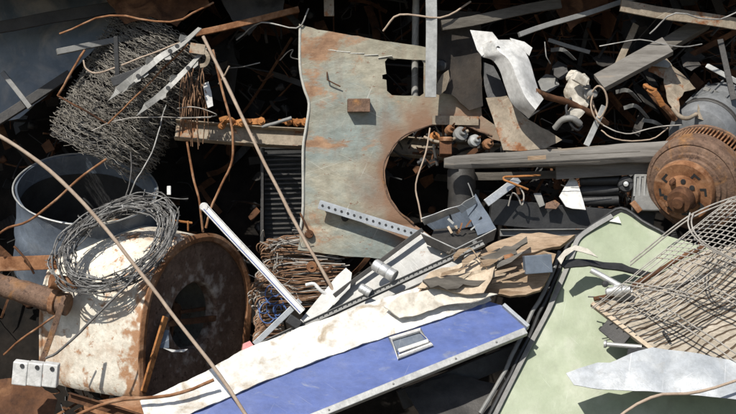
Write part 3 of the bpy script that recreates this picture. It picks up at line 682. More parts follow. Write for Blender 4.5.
t.part('pole', pm, 'wood_grey', bevel=.003)
t.part('splinter', MB().prism(P(528, 158, -.165), P(546, 157, -.16), rect(.02, .006), None, 2, .004), 'wood_tan', label='orange brown bare wood patch')
for x0, x1, yy in ((470, 540, 161), (560, 640, 155), (500, 600, 165)): t.part('crack', MB().tube([P(x0, yy, -.158), P((x0 + x1) / 2, yy - 1.5, -.158), P(x1, yy - 3.5, -.150)], .0022, 4), 'wood_dark')
beam('wood_beam', 'second grey board lying just below the long wooden pole', 'plank', (556, 172, -.02), (700, 163, .0), .075, .03, 'wood_grey')
beam('wood_beam', 'dark narrow board in shade under the left half of the wooden pole', 'plank', (470, 176, .1), (600, 174, .12), .04, .04, 'wood_dark')
beam('steel_bar', 'broad black flat beam running from the metal box towards the green sheet', 'beam', (490, 211, -.02), (652, 226, .02), .13, .06, 'black')
beam('steel_bar', 'thin grey beam lying under the broad black beam', 'beam', (500, 229, -.08), (592, 228, -.05), .035, .03, 'grey_paint', prof=angle(.035, .03, .005))
mb = MB().lathe(P(461, 168, .06), P(463, 226, .0) - P(461, 168, .06), [(0, 0), (.062, 0), (.068, .01), (.072, .10), (.066, .11), (.085, .3), (0, .3)], 28)
solo('rubber_post', 'short thick dark cylinder standing under the left end of the pole', 'cylinder', mb, 'dark_steel')
# bracket where pole end rests: rust clamp
t = T('rust_clamp', 'dark rusty clamp block standing above the left end of the pole', 'clamp')
t.part('block', MB().prism(P(446, 139, -.02), P(446, 156, -.06), rect(.06, .05), None, 2, .006), 'rust_dark', bevel=.004)
t.part('collar', MB().lathe(P(446, 141, -.04), upv, [(0, .0), (.034, 0), (.036, .012), (.028, .02), (0, .02)], 18), 'rust')
# engine bits under the arch
def gear(label, x, y, Y, r, m, ax=None):
    t = T('machine_part', label, 'machine part', 'machine parts under the arch')
    ax = ax or (-fwd + rgt * rr.uniform(-.5, .5) + upv * rr.uniform(0, .6))
    t.part('body', MB().lathe(P(x, y, Y), ax, [(0, 0), (r, 0), (r * 1.05, .01), (r, .03), (r * .5, .034), (r * .45, .055), (0, .055)], 20, wob=.006), m)
    t.part('shaft', MB().lathe(P(x, y, Y), ax, [(0, .05), (r * .22, .05), (r * .2, .08), (0, .085)], 12), 'rust_dark')
gear('small rusty flanged wheel at left under the arch', 434, 139, .05, .026, 'rust_orange')
gear('grey flanged hub in the middle under the arch', 459, 135, .03, .036, 'grey_paint')
gear('pale flanged hub right of the grey hub under the arch', 473, 141, .02, .03, 'galv')
gear('rusty flanged wheel at the right end of the arch', 487, 145, .05, .026, 'rust')
gear('small rusty disc just above the pole behind the arch', 448, 131, .08, .022, 'rust')
rod('bent_rod', 'tan bar lying across the machine parts under the arch', [(424, 137, .02), (437, 142, 0), (450, 140, 0), (468, 130, .02)], .008, 'beige_steel', 'rod')
rod('bent_rod', 'thin kinked tan rod hanging down in the arch opening', [(430, 128, -.03), (426, 152, -.06), (416, 184, -.08), (419, 205, -.1), (422, 222, -.12)], .0042, 'tan_rod', 'rod', jit=.002)
# open metal box
t = T('metal_box', 'crushed open grey metal box with bent flaps lying in the middle of the heap', 'metal box')
fr = MB(); a0_, a1_, a2_ = P(421, 233, -.33), P(456, 249, -.42), P(496, 229, -.34); b0_, b1_, b2_ = P(427, 244, -.34), P(457, 257, -.42), P(493, 240, -.34)
def quad(q, mb=None, nu_=10, nv_=4, amp=.004):
    mb = mb or MB(); vs_ = []
    for j in range(nv_ + 1):
        for i in range(nu_ + 1):
            p = q[0].lerp(q[1], i / nu_).lerp(q[3].lerp(q[2], i / nu_), j / nv_); vs_.append(p + V(noise.noise_vector(p * 14)) * amp)
    mb.add(vs_, [(j * (nu_ + 1) + i, j * (nu_ + 1) + i + 1, (j + 1) * (nu_ + 1) + i + 1, (j + 1) * (nu_ + 1) + i) for j in range(nv_) for i in range(nu_)], True); mb.sheet = True; return mb
t.part('front_wall', quad([a1_, a2_, b2_, b1_]), 'dark_steel', solid=.004)
t.part('left_wall', quad([a0_, a1_, b1_, b0_]), 'dark_steel', solid=.004)
t.part('lip', MB().tube([a0_, a1_, a2_], .0035, 6, raw=True), 'galv')
t.part('floor', quad([b0_, b1_, P(492, 232, -.16), P(436, 226, -.14)]), 'dark_steel', solid=.004)
t.part('side_wall', quad([P(476, 194, -.10), a2_, P(478, 236, -.34), P(466, 210, -.12)], amp=.006), 'blue_grey', solid=.004)
t.part('back_wall', quad([P(424, 222, -.20), P(474, 200, -.08), P(478, 224, -.10), P(440, 236, -.16)], amp=.006), 'blue_grey', solid=.004)
t.part('top_flap', quad([P(421, 218, -.30), P(462, 204, -.24), P(468, 208, -.20), P(424, 225, -.24)], amp=.005), 'alu', solid=.003)
t.part('bent_flap', quad([P(455, 207, -.26), P(474, 196, -.20), P(478, 203, -.16), P(462, 213, -.22)], amp=.010), 'galv', solid=.003)
rq = random.Random(8)
for i in range(9):
    x = 450 + rq.uniform(0, 30); y = 226 + rq.uniform(-6, 8); c = P(x, y, -.22 - rq.uniform(0, .06))
    t.part('contact', MB().prism(c, c + V((rq.uniform(-.03, .03), rq.uniform(-.02, .02), rq.uniform(.01, .045))), rect(rq.uniform(.006, .014), .005), None, 1), ['rust', 'cardboard', 'black', 'galv'][i % 4])
t.part('bolt', MB().lathe(P(475, 243, -.385), -fwd, [(0, .014), (.010, .014), (.014, .008), (.014, -.01)], 6), 'grey_paint')
t.part('spike', MB().tube([P(468, 183, -.2), P(471, 190, -.2), P(474, 199, -.2)], .003, 6), 'galv')
beam('steel_bar', 'silver flat bar slanting up right of the metal box', 'bar', (486, 203, -.16), (519, 178, -.08), .04, .012, 'alu')
rod('copper_tube', 'bent copper tube lying over the silver bar', [(527, 189, -.16), (512, 183, -.18), (504, 180, -.17), (508, 177, -.15), (540, 175, -.1)], .0055, 'rust_orange', 'tube')
rod('loose_wire', 'hairpin grey wire standing above the broad black beam', [(508, 206, -.1), (512, 193, -.12), (518, 198, -.12), (522, 206, -.12), (524, 196, -.1), (520, 188, -.08)], .004, 'wire_pale', 'wire')
sheet('tin_scrap', 'small grey pointed scrap left of the white shard', 'scrap', [(534, 193), (541, 193), (545, 205), (540, 207)], [(534, 193, -.05), (545, 195, -.03), (540, 207, -.08)], 'grey_sheet', grid=.02)
sheet('tin_scrap', 'small pinkish rust scrap at the foot of the white shard', 'scrap', [(546, 203), (555, 200), (560, 204), (556, 209), (545, 208)], [(545, 203, -.07), (560, 203, -.06), (550, 209, -.1)], 'rust_pink', grid=.02)
sheet('white_shard', 'bright white folded plastic shard standing below the pole', 'shard', [(559, 197), (571, 176), (577, 181), (581, 194), (586, 209), (573, 208), (566, 206)], [(559, 197, -.06), (577, 181, .0), (573, 208, -.1)], 'white_paint', th=.006, grid=.02, amp=.008, nsc=9)
t = T('roller', 'pair of dark rollers with an end disc below the grey board', 'roller')
for y in (181, 191, 201): t.part('drum', MB().lathe(P(580, y, .03), P(622, y - 1, .02) - P(580, y, .03), [(0, 0), (.024, 0), (.026, .01), (.026, .19), (0, .2)], 20), 'black')
t.part('end_disc', MB().lathe(P(626, 184, -.02), -fwd - rgt * .2, [(.038, -.03), (.042, 0), (.036, .01), (.018, .012), (.014, .022), (0, .022)], 24), 'black')
t.part('hub_cap', MB().lathe(P(626, 184, -.045), -fwd - rgt * .2, [(.014, 0), (.012, .008), (0, .01)], 14), 'alu')
t = T('gear_case', 'worn metal gear case between the rollers and the rusty drum', 'gear case')
t.part('case', MB().prism(P(646, 175, .0), P(646, 212, -.04), rect(.13, .1), None, 4, .01), 'grey_paint', bevel=.008)
for k in range(5): t.part('rib', MB().prism(P(635 + k * 5, 176, -.06), P(634 + k * 5, 196, -.07), rect(.009, .014), None, 1), 'galv')
t.part('foot', MB().prism(P(632, 202, -.08), P(640, 212, -.09), rect(.03, .03), None, 2, .005), 'rust', bevel=.004)
# ================================================================ MOTOR AND DRUM
ax = (-fwd * .80 - rgt * .52 - upv * .40).normalized()
t = T('brake_drum', 'rusty brown brake drum and hub in front of a finned disc at the right edge', 'brake drum')
oc = P(692, 187, -.22)
t.part('drum', MB().lathe(oc, ax, [(.236, -.11), (.236, -.075), (.231, -.072), (.231, -.066), (.236, -.063), (.237, -.02), (.232, -.008), (.218, -.002), (.212, -.006), (.206, .0), (.18, .006), (.174, .014), (.155, .016), (.150, .03), (.13, .035), (0, .036)], 64, wob=.002), 'rust_pink')
hc = oc + ax * .035 + rgt * -.022 + upv * .0
hubp = t.part('hub', MB().lathe(hc, ax, [(.150, -.01), (.150, .026), (.144, .034), (.10, .034), (.088, .034), (.085, .06), (.07, .07), (0, .072)], 40, wob=.002), 'rust')
u = ax.orthogonal().normalized(); w = ax.cross(u)
for k in range(8):
    a = k * math.pi / 4 + .2; d = u * math.cos(a) + w * math.sin(a)
    if k in (5,): continue
    sl = MB().box(hc + d * .113 + ax * .030, d * .006, ax.cross(d) * .020, ax * .005); sl.box(hc + d * .103 + ax.cross(d) * .014 + ax * .0302, d * .016, ax.cross(d) * .006, ax * .005)
    t.part('slot', sl, 'black', parent=hubp)
bs = t.part('boss', MB().lathe(hc + rgt * .012 - upv * .012, ax, [(.062, .06), (.062, .12), (.055, .13), (.03, .132), (.026, .15), (0, .152)], 28, wob=.003), 'rust_dark')
for k in range(9):
    a = k * 2 * math.pi / 9 + .3; d = u * math.cos(a) + w * math.sin(a)
    if k % 2 == 0 or k == 5: t.part('lug_hole', MB().lathe(hc + d * .074 + ax * .0705, ax, [(0, .002), (.0125, .002), (.0125, -.004)], 16), 'black', parent=hubp)
for k in (0, 2, 5):
    a = k * 2 * math.pi / 7; d = u * math.cos(a) + w * math.sin(a)
    t.part('bolt', MB().lathe(hc + d * .075 + ax * .065, ax, [(.016, -.01), (.016, .018), (.010, .024), (.009, .036), (0, .038)], 6), 'rust_dark', parent=hubp)
dc = oc - ax * .165 + upv * -.02 + rgt * .0
t.part('vent_disc', MB().lathe(dc, ax, [(0, -.062), (.258, -.062), (.262, -.056), (.258, -.046), (.20, -.046), (.20, .040), (.246, .040), (.25, .046), (.245, .056), (0, .06)], 64), 'rust_pink')
vn = MB()
for k in range(84):
    a = k * 2 * math.pi / 84; d = u * math.cos(a) + w * math.sin(a); vn.box(dc + d * .228 - ax * .003, d * .024, ax.cross(d) * .0036, ax * .044)
t.part('vanes', vn, 'rust')
t = T('motor', 'dull grey cylindrical motor body behind the rusty drum at the right edge', 'motor')
mc = P(706, 133, .16)
t.part('body', MB().lathe(mc, ax, [(0, -.3), (.17, -.3), (.175, -.1), (.175, .06), (.16, .10), (.12, .115), (0, .12)], 48), 'motor_grey')
t.part('band', MB().lathe(mc, ax, [(.178, -.02), (.184, -.015), (.184, .005), (.178, .01)], 48), 'dark_steel')
for k in range(14):
    a = k * 2 * math.pi / 14; d = u * math.cos(a) + w * math.sin(a); t.part('fin', MB().box(mc + d * .176 - ax * .2, d * .008, ax.cross(d) * .004, ax * .1), 'motor_grey')
# ================================================================ LEFT: BARREL
nb = (-fwd * .50 + upv * .84 + rgt * .10).normalized(); bc = P(86, 188, .22)
def nax(c, sx, k): pass
t = T('barrel', 'open blue grey plastic barrel tilted with its dark mouth facing up at left', 'barrel')
t.part('shell', MB().lathe(bc, nb, [(.362, 0), (.356, -.012), (.354, -.05), (.36, -.2), (.372, -.24), (.362, -.28), (.374, -.42), (.37, -.46), (.3, -.48), (0, -.48), (0, -.46), (.35, -.44), (.345, -.05), (.35, -.004), (.362, 0)], 72, wob=.012), 'blue_grey')
t.part('shade_liner', MB().lathe(bc, nb, [(.341, -.11), (.337, -.2), (.33, -.43), (0, -.435)], 72, wob=.012), 'black', label='black liner standing in for the shade inside')  # black colour here paints the shade inside the barrel mouth
t.part('rim', MB().tube([bc + (nb.orthogonal().normalized() * math.cos(6.2832 * k / 48) + nb.cross(nb.orthogonal().normalized()) * math.sin(6.2832 * k / 48)) * .364 + noise.noise_vector((bc + V((math.cos(6.2832 * k / 48), math.sin(6.2832 * k / 48), 0)) * .36) * 4) * .012 for k in range(48)], .0048, 8, closed=True, res=2), 'galv', label='pale worn rim')
# ================================================================ BLOWER HOUSING
nh = (-fwd * .55 + rgt * .83 - upv * .10).normalized(); hcn = P(197, 317, -.12)
side = upv.cross(nh).normalized(); up2 = nh.cross(side).normalized()
W = .64; RR = .405
t = T('blower_housing', 'big round blower housing, white peeling band in front and rusty open side at right', 'blower housing')
band = MB().lathe(hcn, nh, [(RR + .0, .012), (RR, -.01), (RR - .003, -.05), (RR + .006, -.25), (RR + .012, -W * .7), (RR + .012, -W), (RR + .024, -W - .004), (RR + .024, -W - .014), (RR - .0, -W - .014), (RR - .014, -.02), (RR - .014, .012), (RR, .012)], 96, wob=.008, arch=up2)
t.part('band', band, 'white_peel', label='curved white band with peeling paint')
fc = MB().lathe(hcn, nh, [(RR - .015, -.004), (.32, -.010), (.2, -.016), (.18, -.018), (.168, -.03), (.164, -.08)], 72, wob=.008, arch=up2)
t.part('side_plate', fc, 'rust_side', label='rusty brown side plate around the round inlet')
t.part('rim', MB().lathe(hcn, nh, [(RR + .016, .006), (RR + .018, .016), (RR - .0, .024), (RR - .022, .018), (RR - .024, .002), (RR + .016, .006)], 96, wob=.008, arch=up2), 'rust', label='rusty rolled rim')
t.part('back_plate', MB().lathe(hcn, nh, [(0, -W + .02), (RR - .013, -W + .01)], 48, arch=up2), 'rust_dark')
t.part('cross_bar', MB().prism(hcn + side * -.33 - up2 * .03 + nh * -.03, hcn + side * .3 - up2 * .02 + nh * -.03, rect(.03, .02), nh, 4, .006), 'rust_dark', bevel=.002)
t.part('shaft', MB().lathe(hcn + nh * -.14, nh, [(0, 0), (.05, 0), (.055, -.02), (.03, -.04), (.03, -.4)], 24), 'rust_dark')
for k in range(3):
    a = 2.2 + k * 2.09; d = side * math.cos(a) + up2 * math.sin(a); t.part('spoke', MB().prism(hcn + d * .03 - nh * .14, hcn + d * .2 - nh * .1, rect(.018, .012), nh, 3, .004), 'rust_dark')
t.part('brace', MB().prism(hcn - side * .39 - up2 * .33 + nh * .03, hcn - side * .27 + up2 * .02 + nh * .03, rect(.035, .012), nh, 3, .003), 'rust_orange', bevel=.002, label='light brown strap on the side rim')
def blade(label, pts, m):
    mb = plate([(x, y) for x, y in pts], [(160, 330, -.36), (195, 330, -.30), (165, 352, -.38)], grid=.02, amp=.006); solo('tin_scrap', label, 'scrap', mb, m, solid=.003)
blade('small blue grey plate stuck inside the rusty side of the blower housing', [(158, 330), (169, 330), (169, 348), (160, 348)], 'blue_grey')
blade('pale curved sliver inside the rusty side of the blower housing', [(163, 348), (176, 350), (188, 349), (184, 352), (172, 352)], 'white_paint')
def housing_rust(nt, pos):
    d = nt.nodes.new('ShaderNodeVectorMath'); d.operation = 'DOT_PRODUCT'; nt.links.new(pos, d.inputs[0]); d.inputs[1].default_value = nh
    tt = nmath(nt, 'SUBTRACT', d.outputs['Value'], hcn.dot(nh)); n1 = nmath(nt, 'SUBTRACT', nnoise(nt, pos, 16, 9), .5)
    e = nmath(nt, 'ADD', nmath(nt, 'MULTIPLY', nmath(nt, 'ADD', tt, .105), 16.0), nmath(nt, 'MULTIPLY', n1, 9.0))
    sx = nt.nodes.new('ShaderNodeSeparateXYZ'); nt.links.new(pos, sx.inputs[0])
    lo = nmath(nt, 'ADD', nmath(nt, 'MULTIPLY', nmath(nt, 'SUBTRACT', hcn.z - .33, sx.outputs['Z']), 14.0), nmath(nt, 'MULTIPLY', n1, 12.0))
    bk = nmath(nt, 'ADD', nmath(nt, 'MULTIPLY', nmath(nt, 'SUBTRACT', -W + .03, tt), 20.0), nmath(nt, 'MULTIPLY', n1, 9.0))
    m = nt.nodes.new('ShaderNodeMath'); m.operation = 'MULTIPLY'; m.use_clamp = True; nt.links.new(nmath(nt, 'MAXIMUM', bk, nmath(nt, 'MAXIMUM', e, lo)), m.inputs[0]); m.inputs[1].default_value = .9
    return m.outputs[0]
world_mask('white_peel', housing_rust, (.33, .18, .095, 1))
def scuff(nt, pos):
    d = nt.nodes.new('ShaderNodeVectorMath'); d.operation = 'DISTANCE'; nt.links.new(pos, d.inputs[0]); d.inputs[1].default_value = hcn
    q = nmath(nt, 'SUBTRACT', 1.0, nmath(nt, 'MULTIPLY', nmath(nt, 'ABSOLUTE', nmath(nt, 'SUBTRACT', d.outputs['Value'], .195)), 14.0))
    q = nmath(nt, 'ADD', q, nmath(nt, 'MULTIPLY', nmath(nt, 'SUBTRACT', nnoise(nt, pos, 22, 9), .56), 9.0))
    m = nt.nodes.new('ShaderNodeMath'); m.operation = 'MULTIPLY'; m.use_clamp = True; nt.links.new(q, m.inputs[0]); m.inputs[1].default_value = .38; return m.outputs[0]
world_mask('rust_side', scuff, (.42, .37, .32, 1))
# rail on top of the housing
t = T('rail_bracket', 'small rusty rail bracket standing on top of the blower housing', 'bracket')
t.part('rail', MB().tube([P(170, 220, -.1), P(192, 223, -.06)], .006, 7), 'rust_orange')
for x in (175, 188): t.part('leg', MB().tube([P(x, 221, -.09), P(x, 231, -.09)], .005, 6), 'rust_orange')
# ================================================================ BARBED WIRE COIL
def coil():
    rnd = random.Random(11); mb = MB(); mbd = MB()
    c = P(116, 239, -.30); e1 = (rgt * .88 + upv * .34 - fwd * .05).normalized(); e2 = (upv * .74 - rgt * .18 + fwd * .62).normalized()
    for k in range(30):
        r1 = rnd.uniform(.23, .325); r2 = r1 * rnd.uniform(.57, .70) + .02; off = V([rnd.gauss(0, .012) for _ in range(3)]); ph = rnd.random() * 6.28
        pts = []; n = 44; turns = rnd.uniform(.7, 1.15)
        for i in range(n):
            a = ph + turns * 6.283 * i / n
            d = V(noise.noise_vector(V((math.cos(a) * 2 + k, math.sin(a) * 2, k * .7)))) * .028
            sag = -max(0, -math.sin(a)) * .05
            pts.append(c + off + e1 * math.cos(a) * r1 + e2 * math.sin(a) * r2 + upv * sag + d)
        dst = mb if k % 2 else mbd
        dst.tube(pts, .0030, 5, res=2)
        dst.tube([p + V(noise.noise_vector(p * 60)) * .006 for p in pts], .0024, 4, res=2)
        for i in range(0, n, 4):
            p = pts[i]
            for _ in range(2):
                d = V([rnd.gauss(0, 1) for _ in range(3)]).normalized() * .016; dst.tube([p - d, p + d], .0020, 4)
    t = T('barbed_wire_coil', 'coil of old grey barbed wire lying on top of the white blower housing', 'barbed wire')
    t.part('pale_wire', mb, 'wire_coil', split=0); t.part('dark_wire', mbd, 'wire_dark', split=0)
coil()
rod('loose_wire', 'frayed thin wire end sticking out right of the barbed coil', [(150, 204, -.3), (165, 198, -.28), (178, 199, -.25), (188, 198, -.22)], .0025, 'wire_grey', 'wire')
solo('white_tag', 'small bright white plastic peg above the right end of the barbed coil', 'peg', MB().prism(P(169, 186, -.12), P(169, 195, -.13), rect(.02, .012), None, 1), 'white_paint', bevel=.003)
# long rods in front
rod('curved_rod', 'long curved beige rod arching in front of barrel, coil and blower housing', [(-30, 122, -.84), (8, 141, -.86), (50, 171, -.88), (95, 216, -.92), (140, 272, -.98), (180, 324, -1.04), (220, 376, -1.12), (262, 440, -1.2)], .0085, 'tan_rod', 'rod', jit=.002, seg=12)
rod('bent_rod', 'thin rusty rod crossing the barrel mouth', [(-10, 240, -.3), (8, 228, -.28), (28, 221, -.25), (50, 205, -.2), (78, 180, -.12), (106, 159, -.02)], .0058, 'rust', 'rod', jit=.003)
rod('bent_rod', 'thin dark rod leaning across the white peeling band of the housing', [(46, 358, -.72), (62, 349, -.72), (100, 312, -.70), (135, 278, -.64), (166, 243, -.5)], .006, 'wire_dark', 'rod', jit=.004)
# pipes left
t = T('rusty_pipe', 'thick rusty pipe entering from the left below the barrel', 'pipe')
t.part('pipe', MB().tube([P(-20, 280, -.22), P(10, 288, -.24), P(40, 297, -.26), P(68, 305, -.3)], .056, 20, jit=.003), 'rust_pink')
t.part('collar', MB().lathe(P(52, 301, -.28), P(60, 303, -.29) - P(52, 301, -.28), [(.056, 0), (.064, .004), (.064, .03), (.056, .034)], 24), 'rust')
beam('steel_bar', 'rusty flat bar entering from the left just under the barrel', 'bar', (-20, 264, -.2), (58, 262, -.26), .07, .02, 'rust', bev=.003)
solo('pipe_stub', 'short rusty pipe stub between the coil and the thick pipe', 'pipe', MB().lathe(P(50, 281, -.34), P(70, 284, -.3) - P(50, 281, -.34), [(.0, .0), (.02, 0), (.034, 0), (.036, .006), (.036, .13)], 20), 'rust')
beam('steel_bar', 'light brown strap leaning on the lower left of the housing', 'bar', (40, 366, -.62), (62, 304, -.6), .028, .008, 'rust_pink', tw=.2)
rod('bent_rod', 'thin rusty rod rising from the lower left corner', [(4, 354, -.6), (28, 334, -.58), (56, 316, -.56)], .005, 'rust', 'rod')
rod('bent_rod', 'dark bar crossing the rusty flat bar under the barrel', [(14, 246, -.3), (26, 260, -.32), (34, 274, -.3)], .006, 'rust_dark', 'rod')
t = T('socket_block', 'white block of three sockets with round holes at the bottom left', 'socket block')
for i in range(3):
    x = 22 + i * 15; b_ = t.part('module', MB().prism(P(x, 361 + i, -.95), P(x - 2, 384 + i, -.95), rect(.066, .05), None, 2), 'white_paint', bevel=.005)
    t.part('hole', MB().lathe(P(x, 366 + i * 1.5, -.978), fwd, [(0, 0), (.010, 0), (.010, .006)], 14), 'black', parent=b_)
sheet('tin_scrap', 'dark bent plate under the socket block in the bottom left corner', 'scrap', [(-20, 384), (30, 378), (58, 400), (46, 436), (-20, 440)], [(-20, 384, -.72), (58, 384, -.70), (0, 436, -.9)], 'rust_dark', th=.004, grid=.02, amp=.008, rag=.008, fn=crease(.5, 4))
sheet('tin_scrap', 'rust brown bent plate at the bottom under the blower housing', 'scrap', [(84, 404), (130, 396), (176, 402), (190, 426), (150, 440), (90, 436)], [(84, 404, -.9), (190, 404, -.86), (100, 436, -1.0)], 'rust', th=.004, grid=.02, amp=.008, rag=.008, fn=crease(.5, 4))
rod('bent_rod', 'rusty rod lying slanted under the blower housing at the bottom', [(60, 424, -1.1), (110, 402, -1.08), (170, 396, -1.05), (214, 380, -1.0)], .008, 'rust', 'rod')
beam('steel_bar', 'rusty angle bar lying over the brown bent plate at the bottom left', 'bar', (70, 392, -1.0), (190, 428, -1.1), .04, .03, 'rust_dark', prof=angle(.04, .03, .004))
# ================================================================ MIDDLE WIRE BUNDLE
def bundle():
    rnd = random.Random(21); A = MB(); B = MB()
    for k in range(210):
        lev = rnd.random(); y = 238 + 66 * lev ** .9; Y = .06 - .12 * lev + rnd.uniform(-.07, .06)
        xr = rnd.uniform(318, 352); xl = 258 + rnd.uniform(-4, 16) + 6 * math.sin(lev * 6)
        pts = [P(xr, y + rnd.uniform(-3, 8) - (xr - 300) * .08, Y), P((xr + xl) / 2 + rnd.uniform(-10, 10), y + rnd.uniform(-4, 4), Y - .02), P(xl + 8, y + rnd.uniform(-3, 3), Y - .03)]
        if rnd.random() < .6:
            dn = rnd.uniform(4, 12); pts += [P(xl, y + dn * .4, Y - .05), P(xl + 2, y + dn, Y - .03), P(xl + 14, y + dn + rnd.uniform(-2, 3), Y + .03)]
        (A if k % 3 else B).tube(pts, rnd.uniform(.0022, .0042), 5, res=5, jit=.008)
    for k in range(120):      # the column of bent ends, going down
        y = rnd.uniform(268, 344); x = 263 + (y - 268) * -.03 + rnd.uniform(-3, 3); Y = .0 - .1 * (y - 268) / 76
        w = rnd.uniform(10, 22); pts = [P(x + w, y + rnd.uniform(-6, 0), Y), P(x + 2, y - 3, Y - .05), P(x - 5, y + 2, Y - .06), P(x - 1, y + 6, Y - .06), P(x + w, y + 6 + rnd.uniform(-3, 3), Y - .01)]
        (A if k % 4 else B).tube(pts, rnd.uniform(.0024, .0045), 5, res=4, jit=.006)
    for k in range(26):
        x = rnd.uniform(258, 300); y = rnd.uniform(236, 300); B.tube([P(x, y, -.05), P(x + rnd.uniform(-9, 9), y + rnd.uniform(-9, 9), -.12), P(x + rnd.uniform(-16, 16), y + rnd.uniform(-10, 10), -.1)], .002, 4)
    t = T('wire_bundle', 'bundle of rusty wires folded into hairpin bends beside the white lath', 'wire bundle')
    t.part('rusty_wires', A, 'wire_rust', split=0); t.part('pale_wires', B, 'wire_pale', split=0)
bundle()
mb = MB(); rr = random.Random(5)
for k in range(7):
    c = P(272 + rr.uniform(-8, 10), 300 + rr.uniform(-12, 14), -.14); r_ = rr.uniform(.02, .05)
    mb.tube([c + rgt * math.cos(i * .7) * r_ + upv * math.sin(i * .7) * r_ * 1.3 + fwd * rr.uniform(-.01, .01) for i in range(9)], .003, 5)
solo('blue_cable', 'thin blue cable tangled in front of the rusty wire bundle', 'cable', mb, 'blue_wire')
# white lath
t = T('white_lath', 'long white painted metal lath leaning down from the dark gap to the grey panel', 'lath')
p0, p1 = P(204, 207, -.28), P(302, 312, -.46)
t.part('lath', MB().prism(p0, p1, chan(.036, .016, .003), fwd * -1 + rgt * .3, 8, .004), 'white_paint', bevel=.001)
t.part('blue_stripe', MB().prism(p0.lerp(p1, .02) - fwd * .006 - rgt * .01, p1 - fwd * .006 - rgt * .01, rect(.004, .004), -fwd, 8, .004), 'blue_paint')
t.part('end_cap', MB().lathe(p0 + fwd * .004, -fwd, [(0, .012), (.018, .012), (.022, .006), (.022, -.01)], 16), 'white_paint')
# light panel with channel edges
pan = sheet('light_panel', 'light grey sheet metal panel in the middle, edged by a dark bar', 'panel', [(330, 304), (338, 292), (424, 232), (436, 240), (458, 256), (490, 248), (470, 268), (400, 292), (345, 318), (325, 322)], [(330, 300, -.36), (430, 236, -.24), (350, 320, -.46)], 'light_sheet', th=.004, amp=.006)
beam('dark_bar', 'dark straight bar along the upper edge of the light grey panel', 'bar', (334, 296, -.40), (423, 230, -.28), .022, .02, 'dark_steel')
sheet('tin_sheet', 'pale triangular sheet between the wire bundle and the rusty rod', 'panel', [(278, 347), (336, 277), (346, 268), (352, 273), (350, 288), (338, 300), (302, 336)], [(288, 336, -.46), (344, 270, -.34), (330, 312, -.44)], 'light_sheet', th=.003, amp=.006)
t = T('perforated_channel', 'long grey channel with a row of punched holes running up to the metal box', 'channel')
p0, p1 = P(262, 346, -.54), P(484, 244, -.42)
t.part('channel', MB().prism(p0, p1, chan(.030, .016, .003), -fwd + upv * .9, 14, .001), 'grey_paint', bevel=.001)
hm = MB()
for k in range(46):
    if k in (9, 10): continue
    t.part('hole', MB().box(p0.lerp(p1, (k + 1) / 47) - fwd * .0165 + upv * .009, (p1 - p0).normalized() * .0035, upv * .003, fwd * .003), 'black')
beam('dark_bar', 'second dark strip beneath the punched channel towards the wood pieces', 'bar', (380, 303, -.50), (500, 250, -.40), .02, .016, 'dark_steel')
beam('white_edge', 'narrow pale metal edge above the punched channel at left', 'edge strip', (255, 344, -.5), (300, 300, -.42), .028, .01, 'pale_sheet')
solo('black_clip', 'small black clip at the lower end of the white lath', 'clip', MB().prism(P(288, 318, -.52), P(300, 326, -.53), rect(.045, .03), None, 2, .003), 'black', bevel=.004)
def can(label, a, b, r, m='alu'):
    a, b = PT(a), PT(b); L = (b - a).length; d = (b - a).normalized()
    t = T('metal_can', label, 'can', 'silver cans on the light panel')
    t.part('body', MB().lathe(a, d, [(0, 0), (r * .8, 0), (r, .006), (r, L * .35), (r * .93, L * .37), (r * .93, L * .42), (r, L * .44), (r, L * .7), (r * .95, L * .72), (r, L * .75), (r, L)], 28), m)
    t.part('end', MB().lathe(b, d, [(r * 1.04, -.008), (r * 1.06, 0), (r * 1.0, .005), (r * .8, .0), (0, -.002)], 28), 'galv')
can('larger silver can lying on the light grey panel', (374, 264, -.42), (394, 276, -.47), .030)
can('smaller silver can lower down on the light grey panel', (360, 287, -.47), (370, 293, -.49), .022)
t = T('rust_fitting', 'small rusty pipe fitting on the wire bundle by the leaning rod', 'fitting')
t.part('ring', MB().lathe(P(312, 267, -.33), -fwd, [(.010, .01), (.024, .012), (.028, 0), (.024, -.02)], 18), 'rust')
t.part('stem', MB().tube([P(316, 268, -.33), P(326, 271, -.33), P(332, 266, -.33)], .009, 8), 'rust_dark')
solo('white_hook', 'small white plastic hook lying left of the pale triangular sheet', 'hook', MB().tube([P(306, 285, -.36), P(314, 284, -.37), P(320, 290, -.38), (P(326, 294, -.38))], .009, 9), 'white_paint')
solo('pink_scrap', 'small pinkish red scrap between blower housing and channel end', 'scrap', plate([(243, 344), (250, 341), (254, 346), (246, 354), (242, 352)], [(243, 344, -.5), (253, 342, -.5), (243, 354, -.52)], grid=.02), 'pink', solid=.01)
# ================================================================ CABINET DOOR (white crust + blue face)
DP = [(300, 372, -.86), (520, 325, -.62), (440, 283, -.50)]
t = T('cabinet_door', 'broad blue door with a handle and a crust of white flaking plaster', 'door')
door = plate([(150, 400), (205, 376), (330, 322), (440, 284), (484, 300), (504, 306), (527, 325), (525, 331), (410, 374), (300, 420), (180, 450)], DP, grid=.03, amp=.004, nsc=2)
t.part('panel', door, 'blue_paint', solid=.03)
at = door.at
crust = plate([(140, 402), (206, 373), (240, 352), (300, 329), (340, 315), (382, 300), (420, 288), (446, 281), (470, 288), (488, 296), (491, 301), (470, 309), (440, 320), (400, 333), (370, 343), (330, 357), (296, 370), (260, 384), (220, 402), (150, 432)], DP, grid=.014, amp=.004, nsc=9, rag=.003,
              fn=lambda a, b, w: .012 + .004 * noise.noise(w * 35) + .010 * max(0, noise.noise(w * 7) - .12))
t.part('plaster_crust', crust, 'white_dust', solid=.010, label='rough white flaking crust over the upper half')
c0 = [(410, 375), (525, 332)]
